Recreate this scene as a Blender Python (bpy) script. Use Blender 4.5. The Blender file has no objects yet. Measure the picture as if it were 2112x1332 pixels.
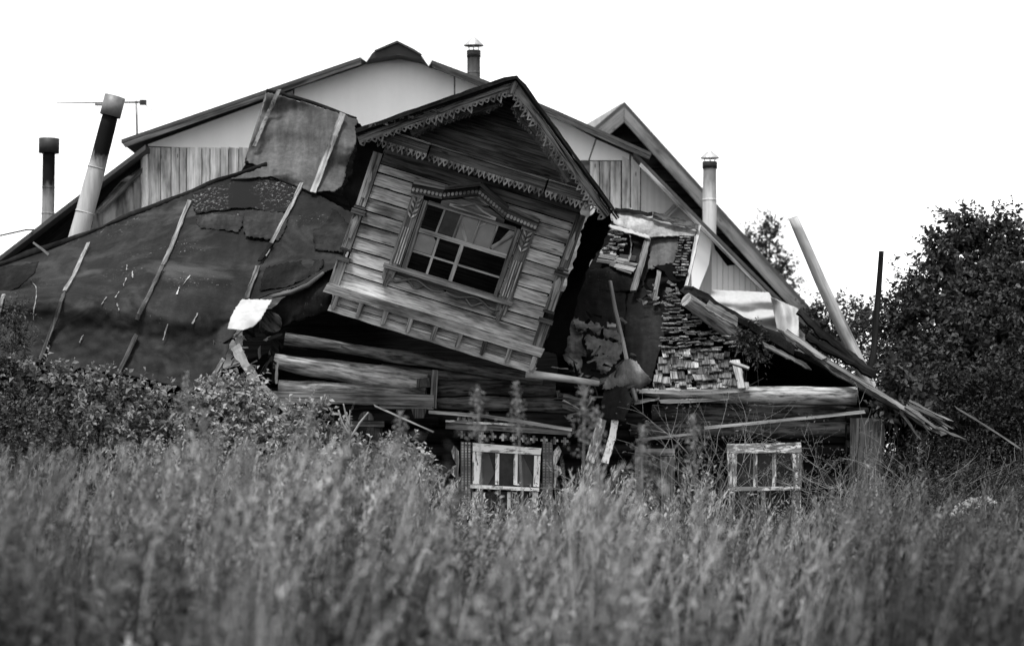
import bpy, math, random
import numpy as np
from mathutils import Vector, noise

random.seed(7)
rng = np.random.default_rng(11)
scene = bpy.context.scene
col = scene.collection

# ------------------------------------------------------------------ camera
PXW, PXH = 2112, 1332
LENS, HZ, CZ = 85.0, 930.0, 1.6
F = PXW * LENS / 36.0
cam_d = bpy.data.cameras.new('camera')
cam = bpy.data.objects.new('camera', cam_d)
col.objects.link(cam)
cam.location = (0, 0, CZ)
cam.rotation_euler = (math.radians(90), 0, 0)
cam_d.lens = LENS
cam_d.sensor_width = 36
cam_d.shift_y = (HZ - PXH / 2) / PXW
cam_d.clip_end = 6000
cam_d.dof.use_dof = True
cam_d.dof.focus_distance = 32.0
cam_d.dof.aperture_fstop = 1.35
scene.camera = cam

# ------------------------------------------------------------------ sky, sun, exposure
SUN_EL, SUN_AZ = math.radians(70), math.radians(208)   # azimuth from +Y, clockwise: behind the camera, to its left
world = bpy.data.worlds.new('World')
scene.world = world
world.use_nodes = True
wn = world.node_tree
wn.nodes.clear()
sky = wn.nodes.new('ShaderNodeTexSky')
sky.sky_type = 'NISHITA'
sky.sun_disc = False
sky.sun_elevation = SUN_EL
sky.sun_rotation = SUN_AZ
sky.air_density = 1.0
sky.dust_density = 1.0
sky.ozone_density = 1.0
bw = wn.nodes.new('ShaderNodeRGBToBW')
bg = wn.nodes.new('ShaderNodeBackground')
bg.inputs['Strength'].default_value = 0.12
wo = wn.nodes.new('ShaderNodeOutputWorld')
wn.links.new(sky.outputs[0], bw.inputs[0])
wn.links.new(bw.outputs[0], bg.inputs[0])
wn.links.new(bg.outputs[0], wo.inputs[0])
sun_d = bpy.data.lights.new('sun', 'SUN')
sun_d.energy = 1.5
sun_d.angle = math.radians(12)
sun_d.color = (1, 1, 1)
sun = bpy.data.objects.new('sun', sun_d)
col.objects.link(sun)
sdir = Vector((math.sin(SUN_AZ) * math.cos(SUN_EL), math.cos(SUN_AZ) * math.cos(SUN_EL), math.sin(SUN_EL)))
sun.rotation_euler = sdir.to_track_quat('Z', 'Y').to_euler()
sun.location = sdir * 60
scene.view_settings.view_transform = 'Standard'
scene.view_settings.look = 'None'
scene.view_settings.exposure = 1.7
scene.view_settings.gamma = 1.0
scene.view_settings.use_curve_mapping = False
scene.render.engine = 'CYCLES'
scene.cycles.max_bounces = 6
scene.cycles.transparent_max_bounces = 4

# ------------------------------------------------------------------ pixel <-> place
def W(px, py, Y):
    return Vector(((px - 1056) * Y / F, Y, CZ + (HZ - py) * Y / F))

class Plane:
    def __init__(s, p, n):
        s.p, s.n = p, n.normalized()
    @staticmethod
    def three(a, b, c):
        n = (b - a).cross(c - a)
        if n.y > 0: n = -n
        return Plane(a, n)
    def at(s, px, py, off=0.0):
        d = Vector(((px - 1056) / F, 1, (HZ - py) / F))
        o = Vector((0, 0, CZ))
        t = (s.p + s.n * off - o).dot(s.n) / d.dot(s.n)
        return o + d * t

def vplane(Y):
    return Plane(Vector((0, Y, 0)), Vector((0, -1, 0)))

# ------------------------------------------------------------------ materials (all grey: the photograph is black and white)
MATS = {}
def nodes_of(m):
    nt = m.node_tree
    nt.nodes.clear()
    out = nt.nodes.new('ShaderNodeOutputMaterial')
    b = nt.nodes.new('ShaderNodeBsdfPrincipled')
    nt.links.new(b.outputs[0], out.inputs[0])
    return nt, b, out
def N(nt, t, **kw):
    n = nt.nodes.new('ShaderNode' + t)
    for k, v in kw.items():
        if k in n.inputs: n.inputs[k].default_value = v
        else: setattr(n, k, v)
    return n
def L(nt, a, b): nt.links.new(a, b)
def ramp(nt, fac, stops):
    r = N(nt, 'ValToRGB')
    els = r.color_ramp.elements
    while len(els) < len(stops): els.new(0.5)
    for e, (p, v) in zip(els, stops):
        e.position = p; e.color = (v, v, v, 1)
    L(nt, fac, r.inputs[0])
    return r.outputs[0]
def math_(nt, op, a, b):
    m = N(nt, 'Math', operation=op)
    for i, x in enumerate((a, b)):
        if isinstance(x, (int, float)): m.inputs[i].default_value = x
        else: L(nt, x, m.inputs[i])
    return m.outputs[0]
def mixv(nt, fac, a, b):
    m = N(nt, 'Mix', data_type='FLOAT')
    for i, x in zip((0, 2, 3), (fac, a, b)):
        if isinstance(x, (int, float)): m.inputs[i].default_value = x
        else: L(nt, x, m.inputs[i])
    return m.outputs[0]
def coords(nt, kind, scale, rand=True):
    tc = N(nt, 'TexCoord')
    src = tc.outputs[kind]
    if rand:
        oi = N(nt, 'ObjectInfo')
        add = N(nt, 'VectorMath', operation='ADD')
        L(nt, src, add.inputs[0])
        mul = math_(nt, 'MULTIPLY', oi.outputs['Random'], 37.0)
        L(nt, mul, add.inputs[1])
        src = add.outputs[0]
    mp = N(nt, 'Mapping')
    mp.inputs['Scale'].default_value = scale
    L(nt, src, mp.inputs['Vector'])
    return mp.outputs[0]
def noise_(nt, vec, scale=1.0, detail=5.0, rough=0.6, dist=0.0):
    n = N(nt, 'TexNoise')
    n.inputs['Scale'].default_value = scale
    n.inputs['Detail'].default_value = detail
    n.inputs['Roughness'].default_value = rough
    n.inputs['Distortion'].default_value = dist
    L(nt, vec, n.inputs['Vector'])
    return n.outputs[0]
def newmat(name):
    m = bpy.data.materials.new(name)
    m.use_nodes = True
    MATS[name] = m
    return m

def wood(name, dark, light, rough=0.85, across=38.0, along=1.3, bump=0.5, var=0.35, paint=None, peel=0.5, knots=True, crack=0.08, cw=0.3):
    m = newmat(name)
    nt, b, out = nodes_of(m)
    v = coords(nt, 'UV', (along, across, 1))
    g = noise_(nt, v, 1.0, 6, 0.65, 0.3)
    c = ramp(nt, g, [(0.3, dark * 0.5), (0.4, dark), (0.53, (dark + light) * 0.5), (0.74, light)])
    s = noise_(nt, coords(nt, 'UV', (0.9, 3.5, 1)), 1.0, 4, 0.6)
    s = ramp(nt, s, [(0.33, 0.22), (0.47, 0.75), (0.62, 1.15)])
    c = math_(nt, 'MULTIPLY', c, s)
    ck = noise_(nt, coords(nt, 'UV', (along * 0.7, across * 1.6, 1)), 1.0, 3, 0.5, 0.2)
    ck = ramp(nt, ck, [(cw - 0.03, crack), (cw + 0.03, 1.0)])
    c = math_(nt, 'MULTIPLY', c, ck)
    if knots:
        vo = N(nt, 'TexVoronoi'); vo.inputs['Scale'].default_value = 1.0
        L(nt, coords(nt, 'UV', (2.0, 7.0, 1)), vo.inputs['Vector'])
        k = ramp(nt, vo.outputs['Distance'], [(0.05, 0.25), (0.12, 1.0)])
        c = math_(nt, 'MULTIPLY', c, k)
    oi = N(nt, 'ObjectInfo')
    tone = mixv(nt, oi.outputs['Random'], 1 - var, 1 + var)
    c = math_(nt, 'MULTIPLY', c, tone)
    if paint is not None:
        pn = noise_(nt, coords(nt, 'UV', (5, 22, 1)), 1.0, 6, 0.7)
        pm = ramp(nt, pn, [(peel - 0.04, 1.0), (peel + 0.03, 0.0)])
        c = mixv(nt, pm, c, paint)
    L(nt, c, b.inputs['Base Color'])
    b.inputs['Roughness'].default_value = rough
    b.inputs['Specular IOR Level'].default_value = 0.05
    bp = N(nt, 'Bump'); bp.inputs['Strength'].default_value = bump; bp.inputs['Distance'].default_value = 0.01
    L(nt, g, bp.inputs['Height'])
    L(nt, bp.outputs[0], b.inputs['Normal'])
    return m

def felt(name, dark, light, flecks=0.0, rough=0.62, spec=0.35, bump=0.5):
    m = newmat(name)
    nt, b, out = nodes_of(m)
    v = coords(nt, 'Object', (1, 1, 1), False)
    n1 = noise_(nt, v, 1.3, 7, 0.62, 0.6)
    c = ramp(nt, n1, [(0.32, dark), (0.5, (dark * 2 + light) / 3), (0.72, light)])
    n2 = noise_(nt, v, 14, 5, 0.7)
    c = math_(nt, 'MULTIPLY', c, ramp(nt, n2, [(0.25, 0.6), (0.75, 1.35)]))
    st = noise_(nt, coords(nt, 'Object', (9, 1.2, 1.2), False), 1, 4, 0.6)
    c = math_(nt, 'MULTIPLY', c, ramp(nt, st, [(0.3, 0.7), (0.7, 1.4)]))
    if flecks > 0.5:
        wn_ = noise_(nt, coords(nt, 'Object', (0.55, 0.5, 1.1), False), 1, 6, 0.6, 1.2)
        c = mixv(nt, ramp(nt, wn_, [(0.5, 0.0), (0.66, 0.75)]), c, light * 2.8)
    if flecks > 0:
        f1 = noise_(nt, coords(nt, 'Object', (26, 26, 17), False), 1, 4, 0.75)
        f2 = noise_(nt, v, 0.9, 3, 0.5)
        f = math_(nt, 'MULTIPLY', ramp(nt, f1, [(0.63, 0.0), (0.67, 1.0)]), ramp(nt, f2, [(0.54, 0.0), (0.66, 1.0)]))
        c = mixv(nt, math_(nt, 'MULTIPLY', f, flecks), c, 0.42)
    L(nt, c, b.inputs['Base Color'])
    b.inputs['Roughness'].default_value = rough
    b.inputs['Specular IOR Level'].default_value = spec
    bp = N(nt, 'Bump'); bp.inputs['Strength'].default_value = bump; bp.inputs['Distance'].default_value = 0.02
    L(nt, math_(nt, 'ADD', math_(nt, 'MULTIPLY', n2, 0.6), math_(nt, 'MULTIPLY', noise_(nt, v, 3.1, 6, 0.6, 1.5), 0.7)), bp.inputs['Height'])
    L(nt, bp.outputs[0], b.inputs['Normal'])
    return m

def sheet(name, base, stain=0.15, streak=(3, 3, 0.5), rough=0.6, fine=6.0):
    m = newmat(name)
    nt, b, out = nodes_of(m)
    s1 = noise_(nt, coords(nt, 'Object', streak), 1, 5, 0.6)
    s2 = noise_(nt, coords(nt, 'Object', (1, 1, 1)), fine, 5, 0.7)
    c = math_(nt, 'MULTIPLY', ramp(nt, s1, [(0.25, base * (1 - 2 * stain)), (0.65, base)]), ramp(nt, s2, [(0.2, 1 - stain), (0.6, 1.0)]))
    L(nt, c, b.inputs['Base Color'])
    b.inputs['Roughness'].default_value = rough
    b.inputs['Specular IOR Level'].default_value = 0.3
    return m

def plain(name, v, rough=0.6, metal=0.0, spec=0.3):
    m = newmat(name)
    nt, b, out = nodes_of(m)
    n = noise_(nt, coords(nt, 'Object', (1, 1, 1)), 7, 5, 0.65)
    L(nt, ramp(nt, n, [(0.25, v * 0.65), (0.75, v * 1.3)]), b.inputs['Base Color'])
    b.inputs['Roughness'].default_value = rough
    b.inputs['Metallic'].default_value = metal
    b.inputs['Specular IOR Level'].default_value = spec
    return m

def sooty(name, pale, dark, lo, hi, rough=0.6):
    """pipe paint blackened by soot above a height: lo..hi in metres above the pipe's foot"""
    m = newmat(name)
    nt, b, out = nodes_of(m)
    tc = N(nt, 'TexCoord'); sx = N(nt, 'SeparateXYZ'); L(nt, tc.outputs['Object'], sx.inputs[0])
    n = noise_(nt, coords(nt, 'Object', (7, 7, 2.0), False), 1, 5, 0.65)
    z = math_(nt, 'ADD', sx.outputs[2], math_(nt, 'MULTIPLY', math_(nt, 'SUBTRACT', n, 0.5), (hi - lo) * 2.4))
    mr = N(nt, 'MapRange'); mr.inputs[1].default_value = lo; mr.inputs[2].default_value = hi
    L(nt, z, mr.inputs[0])
    p = ramp(nt, noise_(nt, coords(nt, 'Object', (12, 12, 1.2), False), 1, 5, 0.6), [(0.3, pale * 0.62), (0.65, pale)])
    L(nt, mixv(nt, mr.outputs[0], p, dark), b.inputs['Base Color'])
    b.inputs['Roughness'].default_value = 0.9
    b.inputs['Specular IOR Level'].default_value = 0.08
    return m

def leaf(name, v, trans=0.3, rough=0.55):
    m = newmat(name)
    nt, b, out = nodes_of(m)
    at = N(nt, 'Attribute'); at.attribute_name = 'tone'
    c = math_(nt, 'MULTIPLY', at.outputs['Fac'], v)
    L(nt, c, b.inputs['Base Color'])
    b.inputs['Roughness'].default_value = rough
    b.inputs['Specular IOR Level'].default_value = 0.12
    tr = N(nt, 'BsdfTranslucent')
    L(nt, c, tr.inputs[0])
    mx = N(nt, 'MixShader'); mx.inputs[0].default_value = trans
    L(nt, b.outputs[0], mx.inputs[1]); L(nt, tr.outputs[0], mx.inputs[2])
    L(nt, mx.outputs[0], out.inputs[0])
    return m

def glass(name, v, rough=0.12, dust=0.25, spec=0.3):
    m = newmat(name)
    nt, b, out = nodes_of(m)
    n = noise_(nt, coords(nt, 'Object', (1, 1, 1)), 5, 5, 0.6)
    L(nt, ramp(nt, n, [(0.3, v * (1 - dust)), (0.7, v * (1 + dust))]), b.inputs['Base Color'])
    b.inputs['Roughness'].default_value = rough
    b.inputs['Specular IOR Level'].default_value = spec
    return m

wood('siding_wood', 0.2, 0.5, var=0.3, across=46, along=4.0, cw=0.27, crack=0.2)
wood('barge_wood', 0.025, 0.24, var=0.1, across=34, along=2.2, cw=0.38)
wood('trim_wood', 0.05, 0.27, var=0.25)
wood('carved_wood', 0.025, 0.12, var=0.2)
wood('gable_wood', 0.04, 0.19, var=0.3, across=36, along=1.8, cw=0.26)  # darkened to carry part of the shade under the eaves
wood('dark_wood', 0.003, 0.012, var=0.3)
wood('log_light', 0.1, 0.45, cw=0.3, across=22, along=3.2, var=0.15, bump=0.8)
wood('log_mid', 0.025, 0.15, cw=0.3, across=22, along=3.2, var=0.3, bump=0.8)
wood('log_dark', 0.006, 0.025, across=16, along=0.8, var=0.3, bump=0.8)
wood('plank_light', 0.14, 0.42, var=0.25)
wood('batten_wood', 0.1, 0.32, var=0.25, across=50)
wood('batten_dark', 0.04, 0.17, var=0.25, across=50)
wood('pole_wood', 0.32, 0.62, across=14, along=0.9, var=0.1)
wood('shingle_dark', 0.03, 0.2, var=0.6, across=60, knots=False)
wood('shingle_wood', 0.07, 0.4, var=0.55, across=60, knots=False)
wood('neighbour_board', 0.45, 0.85, var=0.14, across=26, cw=0.2, crack=0.4)
wood('plywood', 0.17, 0.36, across=9, along=1.2, var=0.1, knots=False, crack=1.0)
wood('fascia_wood', 0.04, 0.16, var=0.15)
wood('far_fascia', 0.13, 0.22, var=0.1)
wood('far_siding', 0.012, 0.03, var=0.25)
wood('white_paint', 0.18, 0.4, paint=0.74, peel=0.56, var=0.05, knots=False)
wood('old_white_paint', 0.1, 0.3, paint=0.6, peel=0.47, var=0.1, knots=False)
felt('felt_dark', 0.003, 0.02, flecks=0.75, rough=0.6, spec=0.1)
felt('felt_worn', 0.012, 0.055, flecks=0.4, rough=0.85, spec=0.05)
felt('felt_edge', 0.004, 0.025, rough=0.9, spec=0.04, bump=1.0)
felt('felt_grey', 0.034, 0.082, rough=0.8, spec=0.15)
felt('felt_right', 0.006, 0.022, flecks=0.2, rough=0.85, spec=0.05)
felt('felt_lichen', 0.1, 0.42, rough=0.9, spec=0.1, bump=1.0)
felt('felt_mottled', 0.008, 0.4, rough=0.85, spec=0.15, bump=1.0)
m_ = newmat('felt_flaked')
nt_, b_, o_ = nodes_of(m_)
f1_ = noise_(nt_, coords(nt_, 'Object', (20, 20, 20), False), 1, 4, 0.8)
f2_ = noise_(nt_, coords(nt_, 'Object', (1.6, 1, 1.6), False), 1, 2, 0.5)
fl_ = math_(nt_, 'MULTIPLY', ramp(nt_, f1_, [(0.56, 0.0), (0.6, 1.0)]), ramp(nt_, f2_, [(0.42, 0.0), (0.56, 1.0)]))
L(nt_, mixv(nt_, fl_, 0.008, 0.13), b_.inputs['Base Color'])
b_.inputs['Roughness'].default_value = 0.85
b_.inputs['Specular IOR Level'].default_value = 0.1
sheet('white_sheet', 0.86, 0.04)
sheet('grey_sheet', 0.5, 0.12, streak=(16, 16, 0.3))
sheet('cloth_white', 0.36, 0.1, streak=(14, 14, 0.4), rough=0.9)
sheet('metal_white', 0.44, 0.2, streak=(6, 6, 2), rough=0.6)
plain('roof_slate', 0.05, 0.8)
plain('metal_dark', 0.02, 0.6)
plain('metal_grey', 0.4, 0.5, 0.5)
plain('cap_metal', 0.16, 0.55, 0.3)
plain('antenna_metal', 0.16, 0.5, 0.4)
plain('bark', 0.05, 0.9, spec=0.1)
plain('pale_bark', 0.2, 0.9, spec=0.1)
plain('flashing', 0.85, 0.5)
plain('ground_soil', 0.012, 0.95, spec=0.05)
plain('rot_and_gap_shade', 0.004, 0.95, spec=0.02)  # near-black; also carries the shade of the gaps beside the dormer
glass('pane_dark', 0.006)
glass('pane_sky_grey', 0.15, 0.25, 0.15)  # pale base carries the sky reflection, plus dust mottling
glass('pane_curtain', 0.02, 0.2, 0.7, 0.18)
sheet('curtain', 0.07, 0.25, streak=(12, 3, 0.8))
leaf('leaf_bush', 0.19, 0.22)
leaf('leaf_bush_dark', 0.06, 0.2)
leaf('leaf_tree', 0.026, 0.2)
leaf('leaf_far', 0.045, 0.25)
leaf('leaf_vine', 0.05, 0.25)
leaf('leaf_weed', 0.16, 0.25)
leaf('leaf_grass', 0.14, 0.25)
leaf('leaf_flower', 0.5, 0.3)

# ------------------------------------------------------------------ object helpers
def setp(o, label=None, cat=None, group=None, kind=None):
    if label: o['label'] = label
    if cat: o['category'] = cat
    if group: o['group'] = group
    if kind: o['kind'] = kind
    return o
def thing(name, label, cat, loc=(0, 0, 0), group=None, kind=None):
    o = bpy.data.objects.new(name, None)
    o.empty_display_size = 0.2
    o.location = loc
    col.objects.link(o)
    return setp(o, label, cat, group, kind)
def wloc(o):
    v = Vector(o.location)
    return v + wloc(o.parent) if o.parent else v
def mk(name, verts, faces, mat, parent=None, d=None, smooth=False, loc=None):
    """verts in world coordinates; origin at loc (or the parent's origin)"""
    me = bpy.data.meshes.new(name)
    base = wloc(parent) if parent else Vector((0, 0, 0))
    org = loc if loc is not None else base
    me.from_pydata([Vector(v) - org for v in verts], [], faces)
    me.materials.append(MATS[mat])
    if d is not None:
        d = Vector(d).normalized()
        uvl = me.uv_layers.new(name='UVMap')
        for p in me.polygons:
            c = p.normal.cross(d)
            if c.length < 0.2:
                c = d.orthogonal()
                dd = p.normal.cross(c)
            else:
                dd = d
            c.normalize()
            for li in p.loop_indices:
                co = me.vertices[me.loops[li].vertex_index].co
                uvl.data[li].uv = (co.dot(dd), co.dot(c))
    if smooth:
        for p in me.polygons: p.use_smooth = True
    o = bpy.data.objects.new(name, me)
    o.location = org - base
    if parent: o.parent = parent
    col.objects.link(o)
    return o

def poly_geo(pts, n, t):
    k = len(pts)
    nn = Vector(n).normalized()
    vs = list(pts) + [p - nn * t for p in pts]
    # front winding towards n
    s = Vector((0, 0, 0))
    for i in range(k):
        s += (pts[i] - pts[0]).cross(pts[(i + 1) % k] - pts[0])
    idx = list(range(k)) if s.dot(nn) > 0 else list(range(k - 1, -1, -1))
    fs = [tuple(idx), tuple(i + k for i in reversed(idx))]
    for a in range(k):
        i, j = idx[a], idx[(a + 1) % k]
        fs.append((j, i, i + k, j + k))
    return vs, fs
def poly(name, pts, n, t, mat, parent=None, d=None):
    vs, fs = poly_geo(pts, n, t)
    if d is None:
        d = max(((pts[i] - pts[i - 1]) for i in range(len(pts))), key=lambda e: e.length)
    return mk(name, vs, fs, mat, parent, d)
def multi(name, polys, n, t, mat, parent=None, d=(1, 0, 0)):
    V, Fa = [], []
    for pts in polys:
        vs, fs = poly_geo(pts, n, t)
        k = len(V)
        V += vs; Fa += [tuple(i + k for i in f) for f in fs]
    return mk(name, V, Fa, mat, parent, d)
def plank(name, pts, w, t, n, mat, parent=None, jit=0.004, seg=5, taper=1.0, ragged=0.0):
    """bar along a polyline of world points, w across, t thick, facing n"""
    n = Vector(n).normalized()
    P = []
    for i in range(len(pts) - 1):
        for s in range(seg):
            P.append(pts[i].lerp(pts[i + 1], s / seg))
    P.append(pts[-1])
    m = len(P)
    V, Fa = [], []
    d0 = (P[-1] - P[0]).normalized()
    for i, p in enumerate(P):
        d = (P[min(i + 1, m - 1)] - P[max(i - 1, 0)]).normalized()
        c = d.cross(n).normalized()
        ww = w * (1 + (taper - 1) * i / (m - 1)) / 2
        ra, rb = random.uniform(-jit, jit), random.uniform(-jit, jit)
        e1 = e2 = 0
        if i in (0, m - 1) and ragged:
            e1, e2 = random.uniform(-ragged, ragged), random.uniform(-ragged, ragged)
        dz = n * random.uniform(-jit, jit) * 0.5
        V += [p + c * (ww + ra) + dz + d * e1, p - c * (ww + rb) + dz + d * e2,
              p - c * (ww + rb) - n * t + dz + d * e2, p + c * (ww + ra) - n * t + dz + d * e1]
    for i in range(m - 1):
        a, b = i * 4, i * 4 + 4
        for k in range(4):
            Fa.append((a + k, a + (k + 1) % 4, b + (k + 1) % 4, b + k))
    Fa.append((3, 2, 1, 0)); e = (m - 1) * 4
    Fa.append((e, e + 1, e + 2, e + 3))
    return mk(name, V, Fa, mat, parent, d0)
def tube(name, pts, radii, mat, parent=None, sides=10, rough=0.0, smooth=True, seg=1, loc=None, capr=None):
    P, R = [], []
    for i in range(len(pts) - 1):
        for s in range(seg):
            f = s / seg
            P.append(pts[i].lerp(pts[i + 1], f)); R.append(radii[i] * (1 - f) + radii[i + 1] * f)
    P.append(pts[-1]); R.append(radii[-1])
    V, Fa = [], []
    d0 = (P[-1] - P[0]).normalized()
    a = d0.orthogonal().normalized()
    seed = random.uniform(0, 100)
    m = len(P)
    for i, p in enumerate(P):
        d = (P[min(i + 1, m - 1)] - P[max(i - 1, 0)]).normalized()
        aa = (a - d * a.dot(d)).normalized(); bb = d.cross(aa)
        for k in range(sides):
            an = 2 * math.pi * k / sides
            q = aa * math.cos(an) + bb * math.sin(an)
            r = R[i]
            if rough: r *= 1 + rough * noise.noise(p * 1.7 + q * 0.9 + Vector((seed, 0, 0))) * 1.6
            V.append(p + q * r)
    for i in range(m - 1):
        for k in range(sides):
            k2 = (k + 1) % sides
            Fa.append((i * sides + k, i * sides + k2, (i + 1) * sides + k2, (i + 1) * sides + k))
    Fa.append(tuple(reversed(range(sides))))
    Fa.append(tuple((m - 1) * sides + k for k in range(sides)))
    o = mk(name, V, Fa, mat, parent, d0, False, loc)
    uvl = o.data.uv_layers['UVMap']
    rm = sum(R) / len(R)
    acc = [0.0]
    for i in range(1, m): acc.append(acc[-1] + (P[i] - P[i - 1]).length)
    for pi, p in enumerate(o.data.polygons):
        if pi >= (m - 1) * sides: continue
        i, k = divmod(pi, sides)
        for li, (ii, kk) in zip(p.loop_indices, ((i, k), (i, k + 1), (i + 1, k + 1), (i + 1, k))):
            uvl.data[li].uv = (acc[ii], kk / sides * 2 * math.pi * rm)
    if smooth:
        for p in o.data.polygons:
            p.use_smooth = len(p.vertices) == 4
    return o
def resample(c, n):
    P = [Vector(p) for p in c]
    L_ = [0]
    for i in range(1, len(P)): L_.append(L_[-1] + (P[i] - P[i - 1]).length)
    out = []
    for k in range(n):
        t = L_[-1] * k / (n - 1)
        i = 1
        while i < len(P) - 1 and L_[i] < t: i += 1
        f = (t - L_[i - 1]) / max(1e-9, L_[i] - L_[i - 1])
        out.append(P[i - 1].lerp(P[i], f))
    return out
class Patch:
    """sheet hung between pixel polylines (px,py,Y), rows top to bottom, with folds"""
    def __init__(s, name, curves, nu, nv, mat, parent, wr=0.03, wf=(0.6, 2.0), th=0.02, ragged=0.0, seed=0.0, amp2=0.008):
        if len({len(c) for c in curves}) == 1 and len(curves[0]) > 6:
            k0 = len(curves[0]) - 1
            C = []
            for c in curves:
                row = []
                for u in range(nu):
                    t = u / (nu - 1) * k0
                    i = min(int(t), k0 - 1); f = t - i
                    q = [Vector(c[max(0, min(k0, i + e))]) for e in (-1, 0, 1, 2)]
                    cr = 0.5 * (2 * q[1] + (q[2] - q[0]) * f + (2 * q[0] - 5 * q[1] + 4 * q[2] - q[3]) * f * f + (3 * q[1] - q[0] - 3 * q[2] + q[3]) * f ** 3)
                    row.append(q[1].lerp(q[2], f).lerp(cr, 0.7))
                C.append(row)
        else:
            C = [resample(c, nu) for c in curves]
        rows = []
        k = len(C) - 1
        for j in range(nv):
            t = j / (nv - 1) * k
            i = min(int(t), k - 1); f = t - i
            r = []
            for u in range(nu):
                p0, p1 = C[max(i - 1, 0)][u], C[i][u]
                p2, p3 = C[i + 1][u], C[min(i + 2, k)][u]
                lin = p1.lerp(p2, f)
                cr = 0.5 * ((2 * p1) + (p2 - p0) * f + (2 * p0 - 5 * p1 + 4 * p2 - p3) * f * f + (3 * p1 - p0 - 3 * p2 + p3) * f ** 3)
                r.append(lin.lerp(cr, 0.6))
            rows.append(r)
        V, s.px = [], []
        for j, r in enumerate(rows):
            for u, p in enumerate(r):
                q = p.copy()
                if ragged and (j in (0, nv - 1) or u in (0, nu - 1)):
                    q.x += random.uniform(-ragged, ragged); q.y += random.uniform(-ragged, ragged)
                w = W(q.x, q.y, q.z)
                nz = noise.noise(Vector((w.x * wf[0] + seed, w.z * wf[1], seed))) + 0.5 * noise.noise(Vector((w.x * 2.1 + w.z, w.z * 1.2 + seed, 3.1)))
                dy = wr * nz + amp2 * noise.noise(w * 9)
                w = W(q.x, q.y, q.z - dy * 2)
                V.append(w)
                s.px.append((q.x, q.y, w.y))
        Fa = []
        for j in range(nv - 1):
            for u in range(nu - 1):
                a = j * nu + u
                Fa.append((a, a + nu, a + nu + 1, a + 1))
        nn = len(V)
        back = [v + Vector((0, th, -th * 0.3)) for v in V]
        F2 = [tuple(i + nn for i in reversed(f)) for f in Fa]
        rim = [u for u in range(nu)] + [j * nu + nu - 1 for j in range(1, nv)] + [(nv - 1) * nu + u for u in range(nu - 2, -1, -1)] + [j * nu for j in range(nv - 2, 0, -1)]
        F3 = [(rim[i], rim[(i + 1) % len(rim)], rim[(i + 1) % len(rim)] + nn, rim[i] + nn) for i in range(len(rim))]
        s.o = mk(name, V + back, Fa + F2 + F3, mat, parent, (1, 0, 0), True)
        s.arr = np.array(s.px)
    def Y(s, px, py):
        d = (s.arr[:, 0] - px) ** 2 + (s.arr[:, 1] - py) ** 2
        i = np.argsort(d)[:3]
        return float(s.arr[i, 2].min())
    def at(s, px, py, off=0.04):
        return W(px, py, s.Y(px, py) - off)

CAMN = Vector((0, -1, 0))
def px_log(name, p0, p1, r0, r1, mat, parent, rough=0.08, sides=12, seg=10, bow=0.0):
    a, b = W(*p0), W(*p1)
    k0, k1 = p0[2] / F, p1[2] / F
    mid = a.lerp(b, 0.5) + Vector((0, 0, bow))
    return tube(name, [a, mid, b], [r0 * k0, (r0 * k0 + r1 * k1) / 2, r1 * k1], mat, parent, sides, rough, True, seg)

# ------------------------------------------------------------------ ground
gv, gf = [], []
gx = np.concatenate([np.linspace(-900, -40, 8), np.linspace(-30, 30, 41), np.linspace(40, 900, 8)])
gy = np.concatenate([np.linspace(-40, 0, 4), np.linspace(2, 60, 45), np.linspace(80, 2500, 10)])
for y in gy:
    for x in gx:
        gv.append((x, y, 0.05 * noise.noise(Vector((x * 0.4, y * 0.4, 0)))))
for j in range(len(gy) - 1):
    for i in range(len(gx) - 1):
        a = j * len(gx) + i
        gf.append((a, a + 1, a + 1 + len(gx), a + len(gx)))
o = mk('ground', gv, gf, 'ground_soil')
setp(o, 'dark overgrown soil under the grass and the ruin', 'ground', kind='structure')

# ================================================================== far dark gabled house
pg = vplane(55.0)
def PG(pts, off=0.0): return [pg.at(x, y, off) for x, y in pts]
gh = thing('gabled_house', 'dark plank house with steep plain gable rising behind the pale mansard house', 'house', pg.at(1460, 1140))
poly('wall', PG([(1288, 240), (1702, 700), (1702, 1120), (1190, 1120), (1190, 330)], -0.05), CAMN, 0.3, 'dark_wood', gh)
for i in range(17):
    y0 = 240 + i * 27
    xl = max(1195, 1288 - (y0 + 24 - 240) * 0.85); xr = 1288 + (y0 - 240) * 0.9
    xl2 = max(1195, 1288 - (y0 - 240) * 0.85); xr2 = 1288 + (y0 + 24 - 240) * 0.9
    poly('siding_board', PG([(xl2, y0 + 2), (xr, y0 + 2), (xr2, y0 + 26), (xl, y0 + 26)], 0.02 + 0.012 * (i % 2)), CAMN, 0.05, 'far_siding', gh)
rf = poly('roof', PG([(1288, 210), (1745, 715), (1738, 722), (1288, 224), (1175, 318), (1172, 309)], 0.45), CAMN, 9.0, 'roof_slate', gh)
poly('fascia', PG([(1288, 221), (1740, 722), (1716, 728), (1288, 252)], 0.5), CAMN, 0.06, 'far_fascia', gh)
poly('fascia', PG([(1287, 221), (1287, 252), (1190, 335), (1176, 316)], 0.5), CAMN, 0.06, 'far_fascia', gh)
poly('roof_overlap', PG([(1284, 212), (1200, 262), (1190, 300), (1230, 275)], 0.35), CAMN, 0.05, 'metal_grey', gh)

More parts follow.
